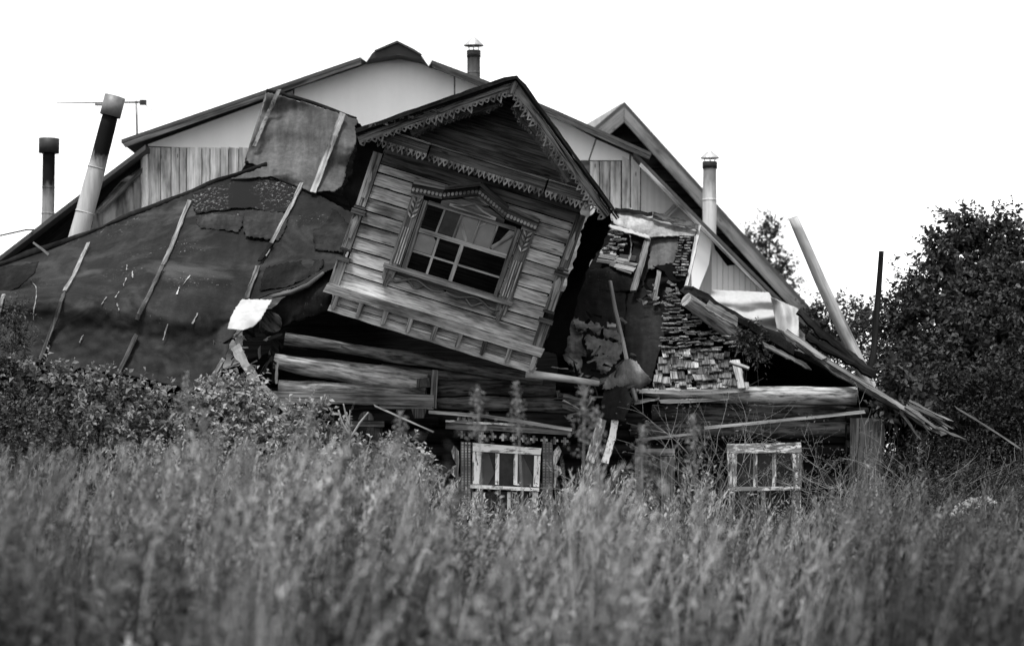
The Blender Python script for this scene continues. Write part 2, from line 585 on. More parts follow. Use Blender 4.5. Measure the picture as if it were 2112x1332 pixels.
# ================================================================== pale mansard house behind
pn = vplane(42.0)
def PN(pts, off=0.0): return [pn.at(x, y, off) for x, y in pts]
nh = thing('mansard_house', 'pale mansard house with white sheeted gable behind the collapsed house', 'house', pn.at(820, 1115))
poly('wall', PN([(300, 305), (745, 140), (820, 118), (890, 140), (1310, 322), (1590, 610), (1660, 690), (1660, 1110), (-60, 1110), (-60, 600), (0, 552)], -0.04), CAMN, 0.25, 'plywood', nh)
def sh(pts, mat='white_sheet', off=0.012, t=0.03, name='wall_sheet'): return poly(name, PN(pts, off), CAMN, t, mat, nh, (0, 0, 1))
sh([(305, 298), (553, 207), (556, 309), (430, 307), (305, 301)])
sh([(558, 205), (604, 187), (604, 309), (558, 309)], 'grey_sheet')
sh([(607, 184), (745, 137), (772, 121), (868, 121), (936, 152), (936, 340), (607, 340)])
sh([(939, 153), (1000, 180), (1145, 242), (1228, 286), (1213, 331), (939, 331)])
sh([(1231, 288), (1298, 318), (1298, 331), (1216, 331)])
sh([(1322, 336), (1360, 368), (1432, 446), (1438, 470), (1438, 600), (1322, 600)], 'grey_sheet', 0.02)
sh([(1440, 470), (1470, 498), (1586, 606), (1600, 640), (1600, 720), (1440, 720)], 'grey_sheet', 0.03)
ed = [306, 331, 353, 370, 385, 416, 433, 454, 471, 492, 517, 540]
for i in range(len(ed) - 1):
    a, b = ed[i], ed[i + 1]
    sh([(a + 1, 304), (b - 0.6, 304 + random.uniform(0, 3)), (b - 0.8, 470), (a + 0.8, 470)], 'neighbour_board', 0.02 + 0.02 * random.random(), 0.03, 'wall_board')
for a, b in ((1216, 1236), (1237, 1257), (1258, 1280), (1282, 1299), (1300, 1320)):
    sh([(a + 1, 333 if a < 1280 else 322), (b, 333 if a < 1280 else 322 + 8), (b, 500), (a + 1, 500)], 'neighbour_board', 0.03 + 0.02 * random.random(), 0.03, 'wall_board')
sh([(195, 436), (255, 384), (290, 384), (290, 480), (185, 500)], 'plywood', 0.03, 0.02, 'wall_panel')
for a, b, w in (((190, 432), (250, 366), 0.10), ((244, 368), (299, 370), 0.10), ((283, 372), (287, 470), 0.13), ((205, 440), (205, 500), 0.1)):
    plank('trim_board', PN([a, b], 0.07 + 0.01 * random.random()), w, 0.03, CAMN, 'plywood', nh)
tube('post', PN([(298, 318), (297, 360), (300, 400), (297, 470)], 0.1), [0.06, 0.07, 0.065, 0.075], 'neighbour_board', nh, 10, 0.2, True, 4)
# soffit boards of the steep left slope
poly('soffit_board', PN([(303, 300), (303, 335), (250, 372), (190, 440), (120, 520), (-40, 640), (-60, 590), (0, 540)], 0.1), CAMN, 0.04, 'dark_wood', nh)
plank('trim_board', PN([(300, 345), (205, 438)], 0.16), 0.07, 0.03, CAMN, 'trim_wood', nh)
# roof slabs, each with fascia
def rake(pts_top, dy, off, mat='roof_slate', back=8.5):
    low = [(x, y + dy) for x, y in reversed(pts_top)]
    return poly('roof_slab', PN(list(pts_top) + low, off), CAMN, back, mat, nh, (0, 1, 0))
rake([(250, 288), (500, 202), (747, 117)], 7, 0.5)
rake([(740, 121), (790, 104)], 7, 0.47, 'metal_dark', 8)  # added with the next one to stop sun reaching the gable through the notch
rake([(850, 108), (900, 130)], 7, 0.47, 'metal_dark', 8)  # second added slab blocking sun at the notch
rake([(890, 124), (1000, 165), (1150, 229), (1343, 315)], 7, 0.5)
rake([(300, 299), (150, 412), (0, 527), (-120, 620)], 10, 0.55)
rake([(1308, 312), (1450, 457), (1600, 607), (1660, 664)], 9, 0.5)
poly('fascia', PN([(252, 296), (745, 126), (745, 133), (258, 304)], 0.55), CAMN, 0.05, 'fascia_wood', nh)
poly('fascia', PN([(892, 132), (1000, 173), (1150, 237), (1342, 323), (1338, 329), (1150, 246), (1000, 182), (892, 140)], 0.55), CAMN, 0.05, 'fascia_wood', nh)
poly('fascia', PN([(1322, 336), (1450, 467), (1590, 610), (1584, 612), (1445, 473), (1318, 342)], 0.56), CAMN, 0.05, 'plank_light', nh)
poly('ridge_board', PN([(752, 124), (775, 104), (820, 87), (850, 102), (868, 113), (886, 132), (868, 122), (820, 113), (775, 120)], 0.5), CAMN, 8.5, 'metal_dark', nh)
poly('ridge_cap', PN([(772, 104), (819, 84), (853, 101), (870, 112), (868, 114), (850, 104), (820, 88), (775, 106)], 0.56), CAMN, 9.0, 'roof_slate', nh)
poly('flashing', PN([(743, 119), (768, 110), (756, 128)], 0.6), CAMN, 0.02, 'flashing', nh)
poly('flashing', PN([(868, 114), (892, 124), (884, 137)], 0.6), CAMN, 0.02, 'flashing', nh)
plank('loose_board', PN([(1375, 445), (1395, 425)], 0.15), 0.12, 0.03, CAMN, 'plank_light', nh)
poly('wall_board', PN([(1470, 492), (1500, 500), (1525, 545), (1500, 548), (1475, 515)], 0.08), CAMN, 0.02, 'dark_wood', nh)  # dark patch standing in for a shaded hole under the rake

def ripple(name, label, cat, curves, mat, wr, wf, nu=24, nv=24):
    r = thing(name, label, cat, W(curves[-1][0][0], curves[-1][0][1], curves[-1][0][2]))
    Patch('cloth', curves, nu, nv, mat, r, wr, wf, 0.01, 0.5, 4.0, 0.0)
    return r
sh([(1427, 600), (1425, 520), (1431, 482), (1440, 470), (1452, 468), (1464, 478), (1468, 500), (1462, 545), (1440, 600)], 'white_sheet', 0.3, 0.02)
for i in range(11):
    a = 1468 + i * 11.5
    sh([(a, 500 + i * 11.2), (a + 10.6, 500 + (i + 0.9) * 11.2), (a + 10.6, 640), (a, 640)], 'white_sheet', 0.06 + 0.012 * (i % 2), 0.02, 'wall_board')
ripple('wrinkled_sheet', 'wide white sheet sagging in folds below the mansard gable', 'sheet',
       [[(1468, 598, 40.4), (1530, 600, 40.4), (1586, 603, 40.4)], [(1466, 620, 40.2), (1594, 618, 40.2)], [(1470, 640, 40.1), (1598, 640, 40.1)], [(1500, 655, 40.0), (1602, 655, 40.0)], [(1540, 680, 40.0), (1606, 692, 40)]], 'cloth_white', 0.1, (2.0, 6.0), 40, 50)
ripple('hanging_cloth', 'small pale square cloth hanging beside the wide white sheet', 'cloth',
       [[(1590, 612, 39.8), (1612, 622, 39.8), (1646, 636, 39.8)], [(1597, 650, 39.6), (1620, 652, 39.5), (1647, 655, 39.7)], [(1603, 678, 39.5), (1648, 698, 39.5)]], 'cloth_white', 0.16, (5.0, 2.5), 24, 24)

# ================================================================== flues and aerial
def flue(label, foot, top, Y, r0, r1, mat, cap, capmat, collar=None):
    a, b = W(foot[0], foot[1], Y), W(top[0], top[1], Y)
    k = Y / F
    f = thing('flue_pipe', label, 'flue pipe', a, 'flue pipes on the roofs')
    tube('pipe', [a, b], [r0 * k, r1 * k], mat, f, 20, 0.06, True, 10)
    d = (b - a).normalized()
    for q in (0.3, 0.62):
        c0 = a.lerp(b, q + random.uniform(-.05, .05)); rq = (r0 + (r1 - r0) * q) * k * 1.05
        tube('joint_band', [c0, c0 + d * 3 * k], [rq * .985, rq * .985], mat, f, 20, 0.02)
    if cap[0] == 'drum':
        _, w, h, lap = cap
        c0 = b - d * lap * k
        tube('cap', [c0, c0 + d * h * k], [w * k, w * k], capmat, f, 22, 0.0, True, 2)
    else:
        _, w, h, gap = cap
        tube('collar', [b - d * 14 * k, b], [r1 * k * 1.12] * 2, collar or capmat, f, 18)
        for an in (0.5, 2.6, 4.7):
            q = Vector((math.cos(an), math.sin(an), 0)) * r1 * k * 0.8
            tube('stay', [b + q, b + q * 1.25 + d * (gap + 3) * k], [1.2 * k] * 2, capmat, f, 6)
        c0 = b + d * gap * k
        tube('cap', [c0, c0 + d * 2 * k, c0 + d * h * k], [w * k, w * k * 0.96, 1.2 * k], capmat, f, 20, 0.0, False)
    return f
k44 = 44 / F
sooty('soot_pipe_a', 0.26, 0.008, 60 * k44, 115 * k44)
flue('straight flue pipe with black drum cap and sooty top at far left roof edge', (98, 490), (101, 312), 44, 13.5, 12.5, 'soot_pipe_a', ('drum', 21, 30, 4), 'metal_dark')
k35 = 37 / F
sooty('soot_pipe_b', 0.42, 0.006, 175 * k35, 225 * k35)
flue('leaning pale flue pipe with grey drum cap and black sooty neck', (150, 535), (229, 232), 37, 21, 16, 'soot_pipe_b', ('drum', 21.5, 42, 8), 'cap_metal')
sooty('soot_pipe_c', 0.12, 0.03, 0.4, 0.9)
flue('short dark flue pipe with conical metal hat on mansard roof', (977, 215), (977, 105), 46, 13.5, 13, 'soot_pipe_c', ('cone', 21, 20, 10), 'metal_grey', 'metal_dark')
sooty('soot_pipe_d', 0.62, 0.2, 120 * 48 / F, 180 * 48 / F)
flue('white flue pipe with conical hat and black collar beside the dark gable', (1463, 540), (1464, 334), 48, 14, 14, 'soot_pipe_d', ('cone', 20, 18, 7), 'metal_grey', 'metal_dark')
ka = 44 / F
an = thing('roof_aerial', 'thin television aerial on mast behind the leaning flue pipe', 'aerial', W(284, 330, 44))
tube('mast', [W(284, 330, 44), W(281, 208, 44)], [2.6 * ka, 2.2 * ka], 'antenna_metal', an, 8)
tube('boom', [W(116, 213, 43.9), W(205, 212, 43.9), W(300, 211, 43.9)], [1.0 * ka, 1.6 * ka, 2.2 * ka], 'antenna_metal', an, 6)
poly('junction_box', [W(x, y, 43.8) for x, y in ((288, 206), (301, 206), (301, 216), (288, 216))], CAMN, 0.09, 'metal_dark', an)
tube('element', [W(196, 216, 43.8), W(222, 216, 43.8)], [2.6 * ka] * 2, 'antenna_metal', an, 6)
for x in (215, 245, 265):
    tube('element', [W(x, 212, 43.2), W(x + 4, 213, 44.6)], [1.1 * ka] * 2, 'antenna_metal', an, 5)
tube('element', [W(300, 217, 43.9), W(317, 230, 43.7)], [0.7 * ka] * 2, 'antenna_metal', an, 5)
tube('cable', [W(288, 216, 43.9), W(290, 275, 43.9), W(286, 330, 43.9)], [0.6 * ka] * 3, 'antenna_metal', an, 5)
wire = tube('overhead_wire', [W(-40, 494, 41), W(0, 486, 41), W(55, 474, 41.3), W(70, 474, 41.5)], [1.8 * 41 / F] * 4, 'metal_dark', None, 6, 0, True, 4)
setp(wire, 'thin dark wire reaching the far left roof edge', 'wire')

# ================================================================== left felt roof of the collapsed house
lr = thing('felted_roof_slope', 'dark felted roof slope with long battens slumped on the left', 'roof', W(250, 800, 31.4))
def zz(xy, Ys): return [(x, y, Y) for (x, y), Y in zip(xy, Ys)]
top = zz([(-70, 572), (100, 514), (250, 456), (393, 399), (478, 366), (560, 362), (640, 394), (730, 442)], [35.3, 35.3, 35.3, 35.3, 35.3, 35.2, 34.9, 34.2])
mid1 = zz([(-70, 595), (100, 565), (250, 542), (393, 520), (478, 500), (560, 480), (640, 470), (724, 488)], [33.7, 33.7, 33.7, 33.7, 33.8, 33.9, 33.6, 33.1])
fold = zz([(-70, 618), (100, 612), (250, 625), (402, 640), (480, 635), (560, 560), (640, 530), (708, 536)], [31.95, 31.95, 31.95, 31.95, 32.2, 32.9, 32.7, 32.4])
low = zz([(-70, 670), (95, 672), (250, 688), (405, 708), (480, 662), (545, 600), (625, 575), (690, 552)], [31.85, 31.82, 31.8, 31.78, 32.0, 32.4, 32.2, 32.0])
bot = zz([(-70, 732), (85, 748), (250, 772), (430, 802), (480, 692), (535, 616), (635, 584), (676, 558)], [31.5, 31.5, 31.5, 31.5, 31.8, 32.15, 31.95, 31.8])
P1 = Patch('felt_sheet', [top, mid1, fold, low, bot], 200, 110, 'felt_dark', lr, 0.06, (0.5, 0.9), 0.03, 1.2, 2.0, 0.009)
P2 = P1
Patch('torn_flap', [
    [(640, 560, 32.5), (700, 545, 32.3), (722, 560, 32.1)], [(560, 640, 32.4), (640, 610, 32.1), (690, 590, 31.9)],
    [(545, 700, 32.6), (600, 665, 32.2), (680, 640, 32.0)]], 30, 20, 'felt_right', lr, 0.14, (2.2, 1.4), 0.03, 3, 5.0, 0.02)
for i in range(34):
    x, y = random.gauss(505, 38), random.gauss(715, 26)
    if not (430 < x < 600 and 660 < y < 790): continue
    p = W(x, y, 31.6 + random.uniform(-.1, .4))
    d = Vector((random.uniform(-1, 1), random.uniform(-.3, .3), random.uniform(-1, .6))).normalized() * random.uniform(.05, .25)
    plank('debris', [p, p + d], random.uniform(.012, .05), 0.015, CAMN, random.choice(['rot_and_gap_shade', 'log_dark', 'batten_dark', 'plank_light', 'felt_edge']), lr, 0.01, 2, 0.6, 0.03)
tube('curled_edge', [W(562, 611, 31.9), W(600, 603, 31.8), W(635, 588, 31.75), (W(668, 562, 31.75))], [0.03, 0.035, 0.03, 0.02], 'batten_dark', lr, 8, 0.2, True, 4)
tube('roof_lip', [W(x, y - 2, Y + 0.02) for x, y, Y in top[:5]] + [W(550, 338, 35.2)], [0.045, 0.05, 0.05, 0.045, 0.04, 0.03], 'felt_edge', lr, 8, 0.6, True, 8)
def onsurf(patch, pts, off, m=5):
    q = []
    for i in range(len(pts) - 1):
        for k in range(m):
            q.append((pts[i][0] + (pts[i + 1][0] - pts[i][0]) * k / m, pts[i][1] + (pts[i + 1][1] - pts[i][1]) * k / m))
    q.append(pts[-1])
    Ys = np.array([patch.Y(x, y) for x, y in q])
    Yp = np.concatenate([[Ys[0]] * 2, Ys, [Ys[-1]] * 2])
    Ym = np.array([Yp[i:i + 5].mean() for i in range(len(Ys))])
    Ym = np.minimum(Ym, Ys)
    return [W(x, y, Y - off) for (x, y), Y in zip(q, Ym)]
def batten(patch, pts, w, mat, parent, t=0.035, off=0.07):
    return plank('batten', onsurf(patch, pts, off), w, t, Vector((0, -1, 0.5)), mat, parent, 0.006, 1, 1.0, 0.02)
batten(P1, [(182, 500), (150, 570), (132, 600)], 0.05, 'batten_wood', lr)
batten(P1, [(132, 600), (115, 655), (100, 695), (81, 742)], 0.048, 'batten_dark', lr)
batten(P1, [(391, 412), (372, 460), (352, 510), (336, 546)], 0.055, 'batten_wood', lr)
batten(P1, [(335, 547), (310, 600), (280, 660)], 0.05, 'batten_dark', lr)
batten(P1, [(281, 690), (262, 732), (244, 768)], 0.052, 'batten_dark', lr)
batten(P1, [(8, 606), (2, 622), (-4, 645)], 0.05, 'batten_wood', lr)
batten(P2, [(624, 374), (605, 415), (580, 460), (560, 500), (546, 528)], 0.052, 'plank_light', lr, 0.03, 0.08)
batten(P2, [(532, 548), (518, 585), (508, 615)], 0.06, 'batten_dark', lr, 0.03, 0.1)
batten(P2, [(560, 500), (540, 530), (536, 536)], 0.05, 'log_dark', lr, 0.03, 0.12)
def overlay(rows, mat, off, nu=26, nv=18, seed=0.0, wr=0.02, rag=2.5):
    Patch('felt_patch', [[(x, y, P1.Y(x, y) - off) for x, y in r] for r in rows], nu, nv, mat, lr, wr, (1.5, 1.5), 0.003, rag, seed, 0.006)
overlay([[(398, 402), (480, 370), (560, 366), (612, 384)], [(398, 425), (480, 400), (550, 400), (604, 418)], [(404, 440), (470, 432), (520, 428), (560, 440), (592, 436)]], 'felt_flaked', 0.03, seed=2)
overlay([[(505, 432), (560, 434), (596, 440)], [(500, 460), (590, 468)], [(508, 488), (575, 496)]], 'felt_worn', 0.025, seed=4)
overlay([[(408, 446), (450, 440), (500, 446)], [(404, 458), (500, 466)], [(412, 470), (490, 478)]], 'felt_worn', 0.02, seed=7)
overlay([[(640, 440), (690, 430), (718, 460)], [(645, 480), (700, 470), (716, 490)], [(650, 515), (705, 520)]], 'felt_edge', 0.04, seed=11, wr=0.1)
overlay([[(548, 552), (600, 540), (668, 536)], [(540, 575), (600, 570), (660, 556)], [(536, 600), (590, 592), (632, 575)]], 'felt_edge', 0.035, seed=13, wr=0.06)
# felt torn at the left edge
Patch('torn_flap', [[(-70, 565, 33.4), (0, 552, 33.4), (78, 540, 33.5)], [(-70, 590, 33.0), (20, 580, 33.0), (72, 562, 33.1)], [(-70, 612, 32.5), (0, 612, 32.5), (40, 590, 32.7)]], 26, 14, 'felt_edge', lr, 0.12, (2.5, 1.5), 0.02, 2, 1.0)
# hard tears showing pale paper
for pts in ([(60, 578), (72, 590), (78, 612), (72, 640), (66, 660)], [(262, 545), (258, 560)], [(263, 575), (255, 592)], [(245, 598), (235, 612)], [(220, 615), (205, 630)],
            [(388, 565), (380, 590)], [(372, 595), (366, 605)], [(170, 690), (162, 705)], [(345, 670), (335, 700)], [(408, 645), (400, 665)], [(245, 625), (243, 640)], [(276, 560), (270, 570)]):
    plank('felt_tear', [P1.at(x + random.uniform(-4, 4), y + random.uniform(-3, 3), 0.03) for x, y in pts], random.uniform(.008, .016), 0.006, Vector((0, -1, 0.4)), 'felt_lichen', lr, 0.008, 4)
plank('ridge_stick', [W(68, 500, 34.0), W(100, 525, 34.0)], 0.03, 0.02, CAMN, 'batten_wood', lr)

# upper grey felt section
ur = thing('felted_roof_piece', 'raised grey felt roof piece with two pale battens beside the fallen dormer', 'roof', W(600, 400, 34.3))
P3 = Patch('felt_sheet', [
    [(552, 190, 35.95), (640, 215, 35.85), (738, 247, 35.75)],
    [(530, 262, 35.65), (630, 280, 35.55), (736, 290, 35.45)],
    [(508, 330, 35.35), (600, 330, 35.35), (716, 335, 35.15)],
    [(540, 345, 35.25), (620, 355, 35.15), (708, 378, 34.95)],
    [(472, 370, 35.2), (560, 364, 35.05), (640, 395, 34.85), (690, 394, 34.85)]], 50, 56, 'felt_grey', ur, 0.15, (0.9, 2.2), 0.03, 1.5, 12.0, 0.008)
tube('roof_lip', [W(550, 188, 35.95), W(600, 200, 35.9), W(640, 212, 35.85), W(735, 245, 35.75)], [0.03, 0.035, 0.03, 0.03], 'felt_edge', ur, 8, 0.5, True, 6)
for pts, w in (([(576, 184), (556, 226), (540, 264), (524, 301)], 0.055), ([(707, 234), (690, 280), (670, 330), (645, 396)], 0.09)):
    plank('batten', onsurf(P3, pts, 0.09, 8), w, 0.035, Vector((0, -1, 0.3)), 'plank_light', ur, 0.005, 1, 1.0, 0.02)
poly('roof_edge_board', [W(x, y, 36.0) for x, y in ((556, 188), (532, 262), (505, 330), (514, 300), (540, 220), (548, 190))], CAMN, 0.05, 'plank_light', ur)
plank('hole_shade_strip', [W(508, 331, 35.65), W(556, 333, 35.65)], 0.09, 0.2, CAMN, 'dark_wood', ur, 0.02, 6, 1, 0.03)  # dark strip standing in for the shaded hole beside the felt
poly('roof_deck', [W(x, y, 36.25) for x, y in ((556, 196), (738, 252), (800, 330), (800, 520), (690, 480), (640, 400), (480, 380), (515, 325))], CAMN, 0.05, 'dark_wood', ur)

# ================================================================== fallen dormer
pb = Plane(W(945, 520, 31.4), Vector((-0.06, -0.99, -0.07)))
def D(u, v, off=0.0): return pb.at(945 + 0.956 * u + 0.317 * v, 520 + 0.292 * u - 0.948 * v, off)
dorm = thing('fallen_dormer', 'tilted wooden dormer with carved gable and broken window fallen forward', 'dormer', D(0, -190, -0.5))
DU = (D(100, 0) - D(0, 0)).normalized(); DV = (D(0, 100) - D(0, 0)).normalized()
def dpoly(name, uv, off, t, mat, parent=None, d=None): return poly(name, [D(u, v, off) for u, v in uv], pb.n, t, mat, parent or dorm, d or DU)
def dplank(name, uv, w, off, t, mat, parent=None, **kw): return plank(name, [D(u, v, off) for u, v in uv], w * 0.0063, t, pb.n, mat, parent or dorm, **kw)
def dbox(name, u0, v0, u1, v1, off, t, mat, parent=None, d=None): return dpoly(name, [(u0, v0), (u1, v0), (u1, v1), (u0, v1)], off, t, mat, parent, d)
# carcass: back lining and side walls, roof
for s in (-1, 1):
    pts = [D(s * 212, v, 0.0) for v in (-138, 150)]
    bk = Vector((0.12 * s, 3.2, 0.25))
    mid_ = [p + bk * 0.5 for p in pts]
    poly('side_wall', [pts[0], pts[1], pts[1] + bk, pts[0] + bk], Vector((s, 0, 0)), 0.06, 'dark_wood', dorm)
bkp = [D(u, v, -2.9) for u, v in ((-214, -150), (214, -150), (214, 150), (0, 350), (-214, 150))]
poly('back_lining', bkp, pb.n, 0.05, 'dark_wood', dorm)
dpoly('floor_edge', [(-214, -140), (214, -140), (214, -150), (-214, -150)], -0.06, 2.8, 'dark_wood')
# siding boards, split round the window
vs = [-140, -108, -84, -56, -28, 0, 27, 54, 82, 110, 128, 152]
for i in range(len(vs) - 1):
    v0, v1 = vs[i], vs[i + 1] - 2.6
    offs = random.uniform(0.0, 0.008)
    tilt = random.uniform(-1.0, 1.0)
    if v1 < -70 or v0 > 100:
        segs = [(-210, 208)]
    else:
        segs = [(-210, -104), (108, 208)]
    for u0, u1 in segs:
        a = [D(u0, v0 + tilt, 0.02 + offs), D((u0 + u1) / 2, v0 + random.uniform(-.6, .6), 0.02 + offs), D(u1, v0 - tilt, 0.02 + offs), D(u1, v1 - tilt, offs), D((u0 + u1) / 2, v1, offs), D(u0, v1 + tilt, offs)]
        poly('siding_board', a, pb.n, 0.03, 'siding_wood' if v0 < 112 else 'gable_wood', dorm, DU)  # top board takes the darker wood: cornice shade put into its colour
dbox('wall_lining', -212, -66, -100, 150, -0.035, 0.03, 'dark_wood')
dbox('wall_lining', 104, -66, 212, 150, -0.035, 0.03, 'dark_wood')
dbox('wall_lining', -100, -140, 104, -66, -0.035, 0.03, 'dark_wood')
dbox('wall_lining', -100, 82, 104, 150, -0.035, 0.03, 'dark_wood')
# corner pilasters with blocks
for s, u in ((-1, -222), (1, 216)):
    for v0, v1, w, o_ in ((-140, -88, 11, 0.05), (-60, 14, 10, 0.045), (32, 148, 10, 0.04)):
        dbox('pilaster', u - w, v0, u + w, v1, o_, 0.07, 'trim_wood', None, DV)
    for v0, w in ((-88, 15), (-66, 12), (14, 15), (26, 12)):
        dbox('pilaster_block', u - w, v0, u + w, v0 + (10 if w == 15 else 5), 0.085 if w == 15 else 0.065, 0.11, 'carved_wood', None, DU)
    dpoly('pilaster_carving', [(u - 4, 50), (u + 4, 50), (u + 5, 90), (u, 112), (u - 5, 90)], 0.055, 0.02, 'siding_wood', None, DV)
    dpoly('pilaster_carving', [(u - 7, 0), (u, 12), (u + 7, 0), (u + 3, -38), (u - 3, -38)], 0.06, 0.02, 'siding_wood', None, DV)
# skirt
plank('skirt_board', [D(-238, -149, 0.16), D(0, -150, 0.17), D(232, -149, 0.16)], 20 * 0.0063, 0.14, pb.n, 'siding_wood', dorm, 0.006, 8, 1, 0.02)
dbox('skirt_panel', -216, -174, 226, -160, 0.09, 0.04, 'siding_wood')
dbox('skirt_panel', -216, -180, 226, -175.5, 0.1, 0.05, 'siding_wood')
plank('skirt_rail', [D(-220, -187, 0.14), D(226, -188, 0.14)], 14 * 0.0063, 0.1, pb.n, 'siding_wood', dorm, 0.006, 14, 1, 0.03)
for i in range(9):
    u = -209 + i * 53.5
    dpoly('bracket', [(u - 5, -160), (u + 5, -160), (u + 5, -184), (u + 2, -190), (u - 4, -188)], 0.165, 0.09, 'trim_wood', None, DV)
# window
wd = dbox('window', -101, -66, -91, 82, 0.02, 0.09, 'trim_wood', None, DV)
dbox('frame', 97, -66, 107, 82, 0.02, 0.09, 'trim_wood', wd, DV)
dbox('frame', -91, 76, 97, 84, 0.02, 0.09, 'trim_wood', wd)
dbox('frame', -91, -70, 97, -62, 0.02, 0.09, 'trim_wood', wd)
dbox('transom', -91, 16, 97, 25, 0.015, 0.06, 'plank_light', wd)
for u, w in ((-55, 4), (-18, 5), (22, 4), (59, 4)):
    dpoly('mullion', [(u - w / 2 - 1, 25), (u + w / 2 - 1, 25), (u + w / 2 + 1, 76), (u - w / 2 + 1, 76)], 0.0, 0.035, 'plank_light', wd, DV)
dbox('mullion', -1, -62, 7, 16, 0.01, 0.05, 'plank_light', wd, DV)
dbox('mullion', -50, -62, -45, 16, 0.0, 0.035, 'plank_light', wd, DV)
dbox('glazing_bar', -91, -27, -1, -23, -0.002, 0.03, 'plank_light', wd)
dbox('glazing_bar', 7, -27, 97, -23, -0.002, 0.03, 'plank_light', wd)
def pane(u0, v0, u1, v1, mat, cut=None): return dpoly('pane', cut or [(u0, v0), (u1, v0), (u1, v1), (u0, v1)], -0.02, 0.004, mat, wd)
pane(-52, 27, -20, 75, 'pane_curtain')
pane(-15, 25, 20, 75, 'pane_sky_grey')
pane(24, 25, 57, 75, 'pane_sky_grey')
pane(62, 25, 97, 75, 'pane_sky_grey', [(64, 25), (97, 25), (97, 74), (86, 74)])
pane(-90, -22, -51, 15, 'pane_sky_grey', [(-90, -22), (-51, -22), (-51, 8), (-58, 15), (-90, 15)])
dplank('slat', [(-12, 58), (8, 26)], 7, -0.012, 0.012, 'plank_light', wd)
dplank('slat', [(62, 28), (96, 66)], 9, -0.012, 0.012, 'plank_light', wd)
dplank('slat', [(20, 60), (36, 74)], 3, -0.012, 0.012, 'plank_light', wd)
dpoly('curtain', [(-50, 27), (-22, 27), (-26, 76), (-48, 76)], -0.12, 0.01, 'rot_and_gap_shade', wd)
# carved casing
for s, u0, u1 in ((-1, -128, -103), (1, 109, 137)):
    uc = (u0 + u1) / 2
    dbox('casing_board', u0, -66, u1, 84, 0.035, 0.05, 'trim_wood', wd, DV)
    for j in range(-3, 4, 2):
        uu = uc + j * 2.6
        dplank('casing_bead', [(uu, -60), (uu, 18)], 2.6, 0.055, 0.02, 'siding_wood', wd, seg=3, jit=0.001)
    ring = [D(uc + 6 * math.cos(a), 27 + 6 * math.sin(a), 0.06) for a in np.linspace(0, 2 * math.pi, 13)]
    tube('rosette', ring, [0.012] * 13, 'siding_wood', wd, 6)
    for sg in (-1, 1):
        for j in range(4):
            v = 38 + j * 11
            dpoly('leaf_carving', [(uc, v), (uc + sg * 7, v + 6), (uc + sg * 10, v + 13), (uc + sg * 3, v + 8)], 0.062, 0.03, 'siding_wood', wd, DV)
# window head (kokoshnik)
K = [(-133, 112), (-68, 119), (0, 148), (70, 118), (138, 111)]
for i in range(4):
    a, b = K[i], K[i + 1]
    dplank('head_moulding', [a, b], 8, 0.16, 0.14, 'trim_wood', wd, seg=4, jit=0.002)
    dplank('head_board', [(a[0], a[1] - 14), (b[0], b[1] - 14)], 20, 0.09, 0.07, 'carved_wood', wd, seg=4, jit=0.002)
    n = max(5, int(math.hypot(b[0] - a[0], b[1] - a[1]) / 7.5))
    teeth = []
    for j in range(n):
        f = (j + 0.5) / n
        u, v = a[0] + (b[0] - a[0]) * f, a[1] + (b[1] - a[1]) * f - 16
        teeth.append([D(u + 3.2 * math.cos(t), v + 4.2 * math.sin(t), 0.105) for t in np.linspace(0, 2 * math.pi, 7)[:-1]])
    multi('bead_row', teeth, pb.n, 0.02, 'siding_wood', wd, DU)
dpoly('head_tympanum', [(-66, 92), (0, 118), (70, 92), (70, 84), (-66, 84)], 0.05, 0.05, 'gable_wood', wd)
dplank('head_carving', [(-48, 90), (-20, 95), (0, 105), (22, 95), (52, 89)], 3.5, 0.075, 0.02, 'siding_wood', wd, seg=4, jit=0.001)
dplank('head_carving', [(-48, 87), (52, 86)], 3.5, 0.075, 0.02, 'siding_wood', wd, seg=4, jit=0.001)
# sill with carved apron
plank('sill', [D(-138, -70, 0.12), D(140, -71, 0.12)], 9 * 0.0063, 0.12, pb.n, 'trim_wood', wd, 0.003, 8)
dpoly('apron', [(-128, -75), (130, -75), (132, -88), (100, -86), (60, -96), (30, -92), (0, -82), (-30, -92), (-60, -96), (-100, -86), (-130, -88)], 0.04, 0.03, 'carved_wood', wd)
for s in (-1, 1):
    pts = [D(s * (2 + t * 120), -86 - 9 * math.sin(t * 9.2) * (0.4 + t * 0.6), 0.06) for t in np.linspace(0, 1, 26)]
    tube('apron_vine', pts, [0.016] * 26, 'trim_wood', wd, 6)
    pts = [D(s * (30 + t * 80), -92 + 6 * math.sin(t * 12), 0.055) for t in np.linspace(0, 1, 20)]
    tube('apron_vine', pts, [0.011] * 20, 'trim_wood', wd, 6)
    c = s * 122
    dpoly('apron_pendant', [(c - 13, -76), (c + 13, -76), (c + 11, -96), (c + 6, -100), (c + 4, -112), (c - 4, -112), (c - 7, -100), (c - 12, -94)], 0.065, 0.04, 'trim_wood', wd, DV)
    dpoly('apron_pendant', [(c - 5, -84), (c + 5, -84), (c, -102)], 0.08, 0.02, 'carved_wood', wd, DV)
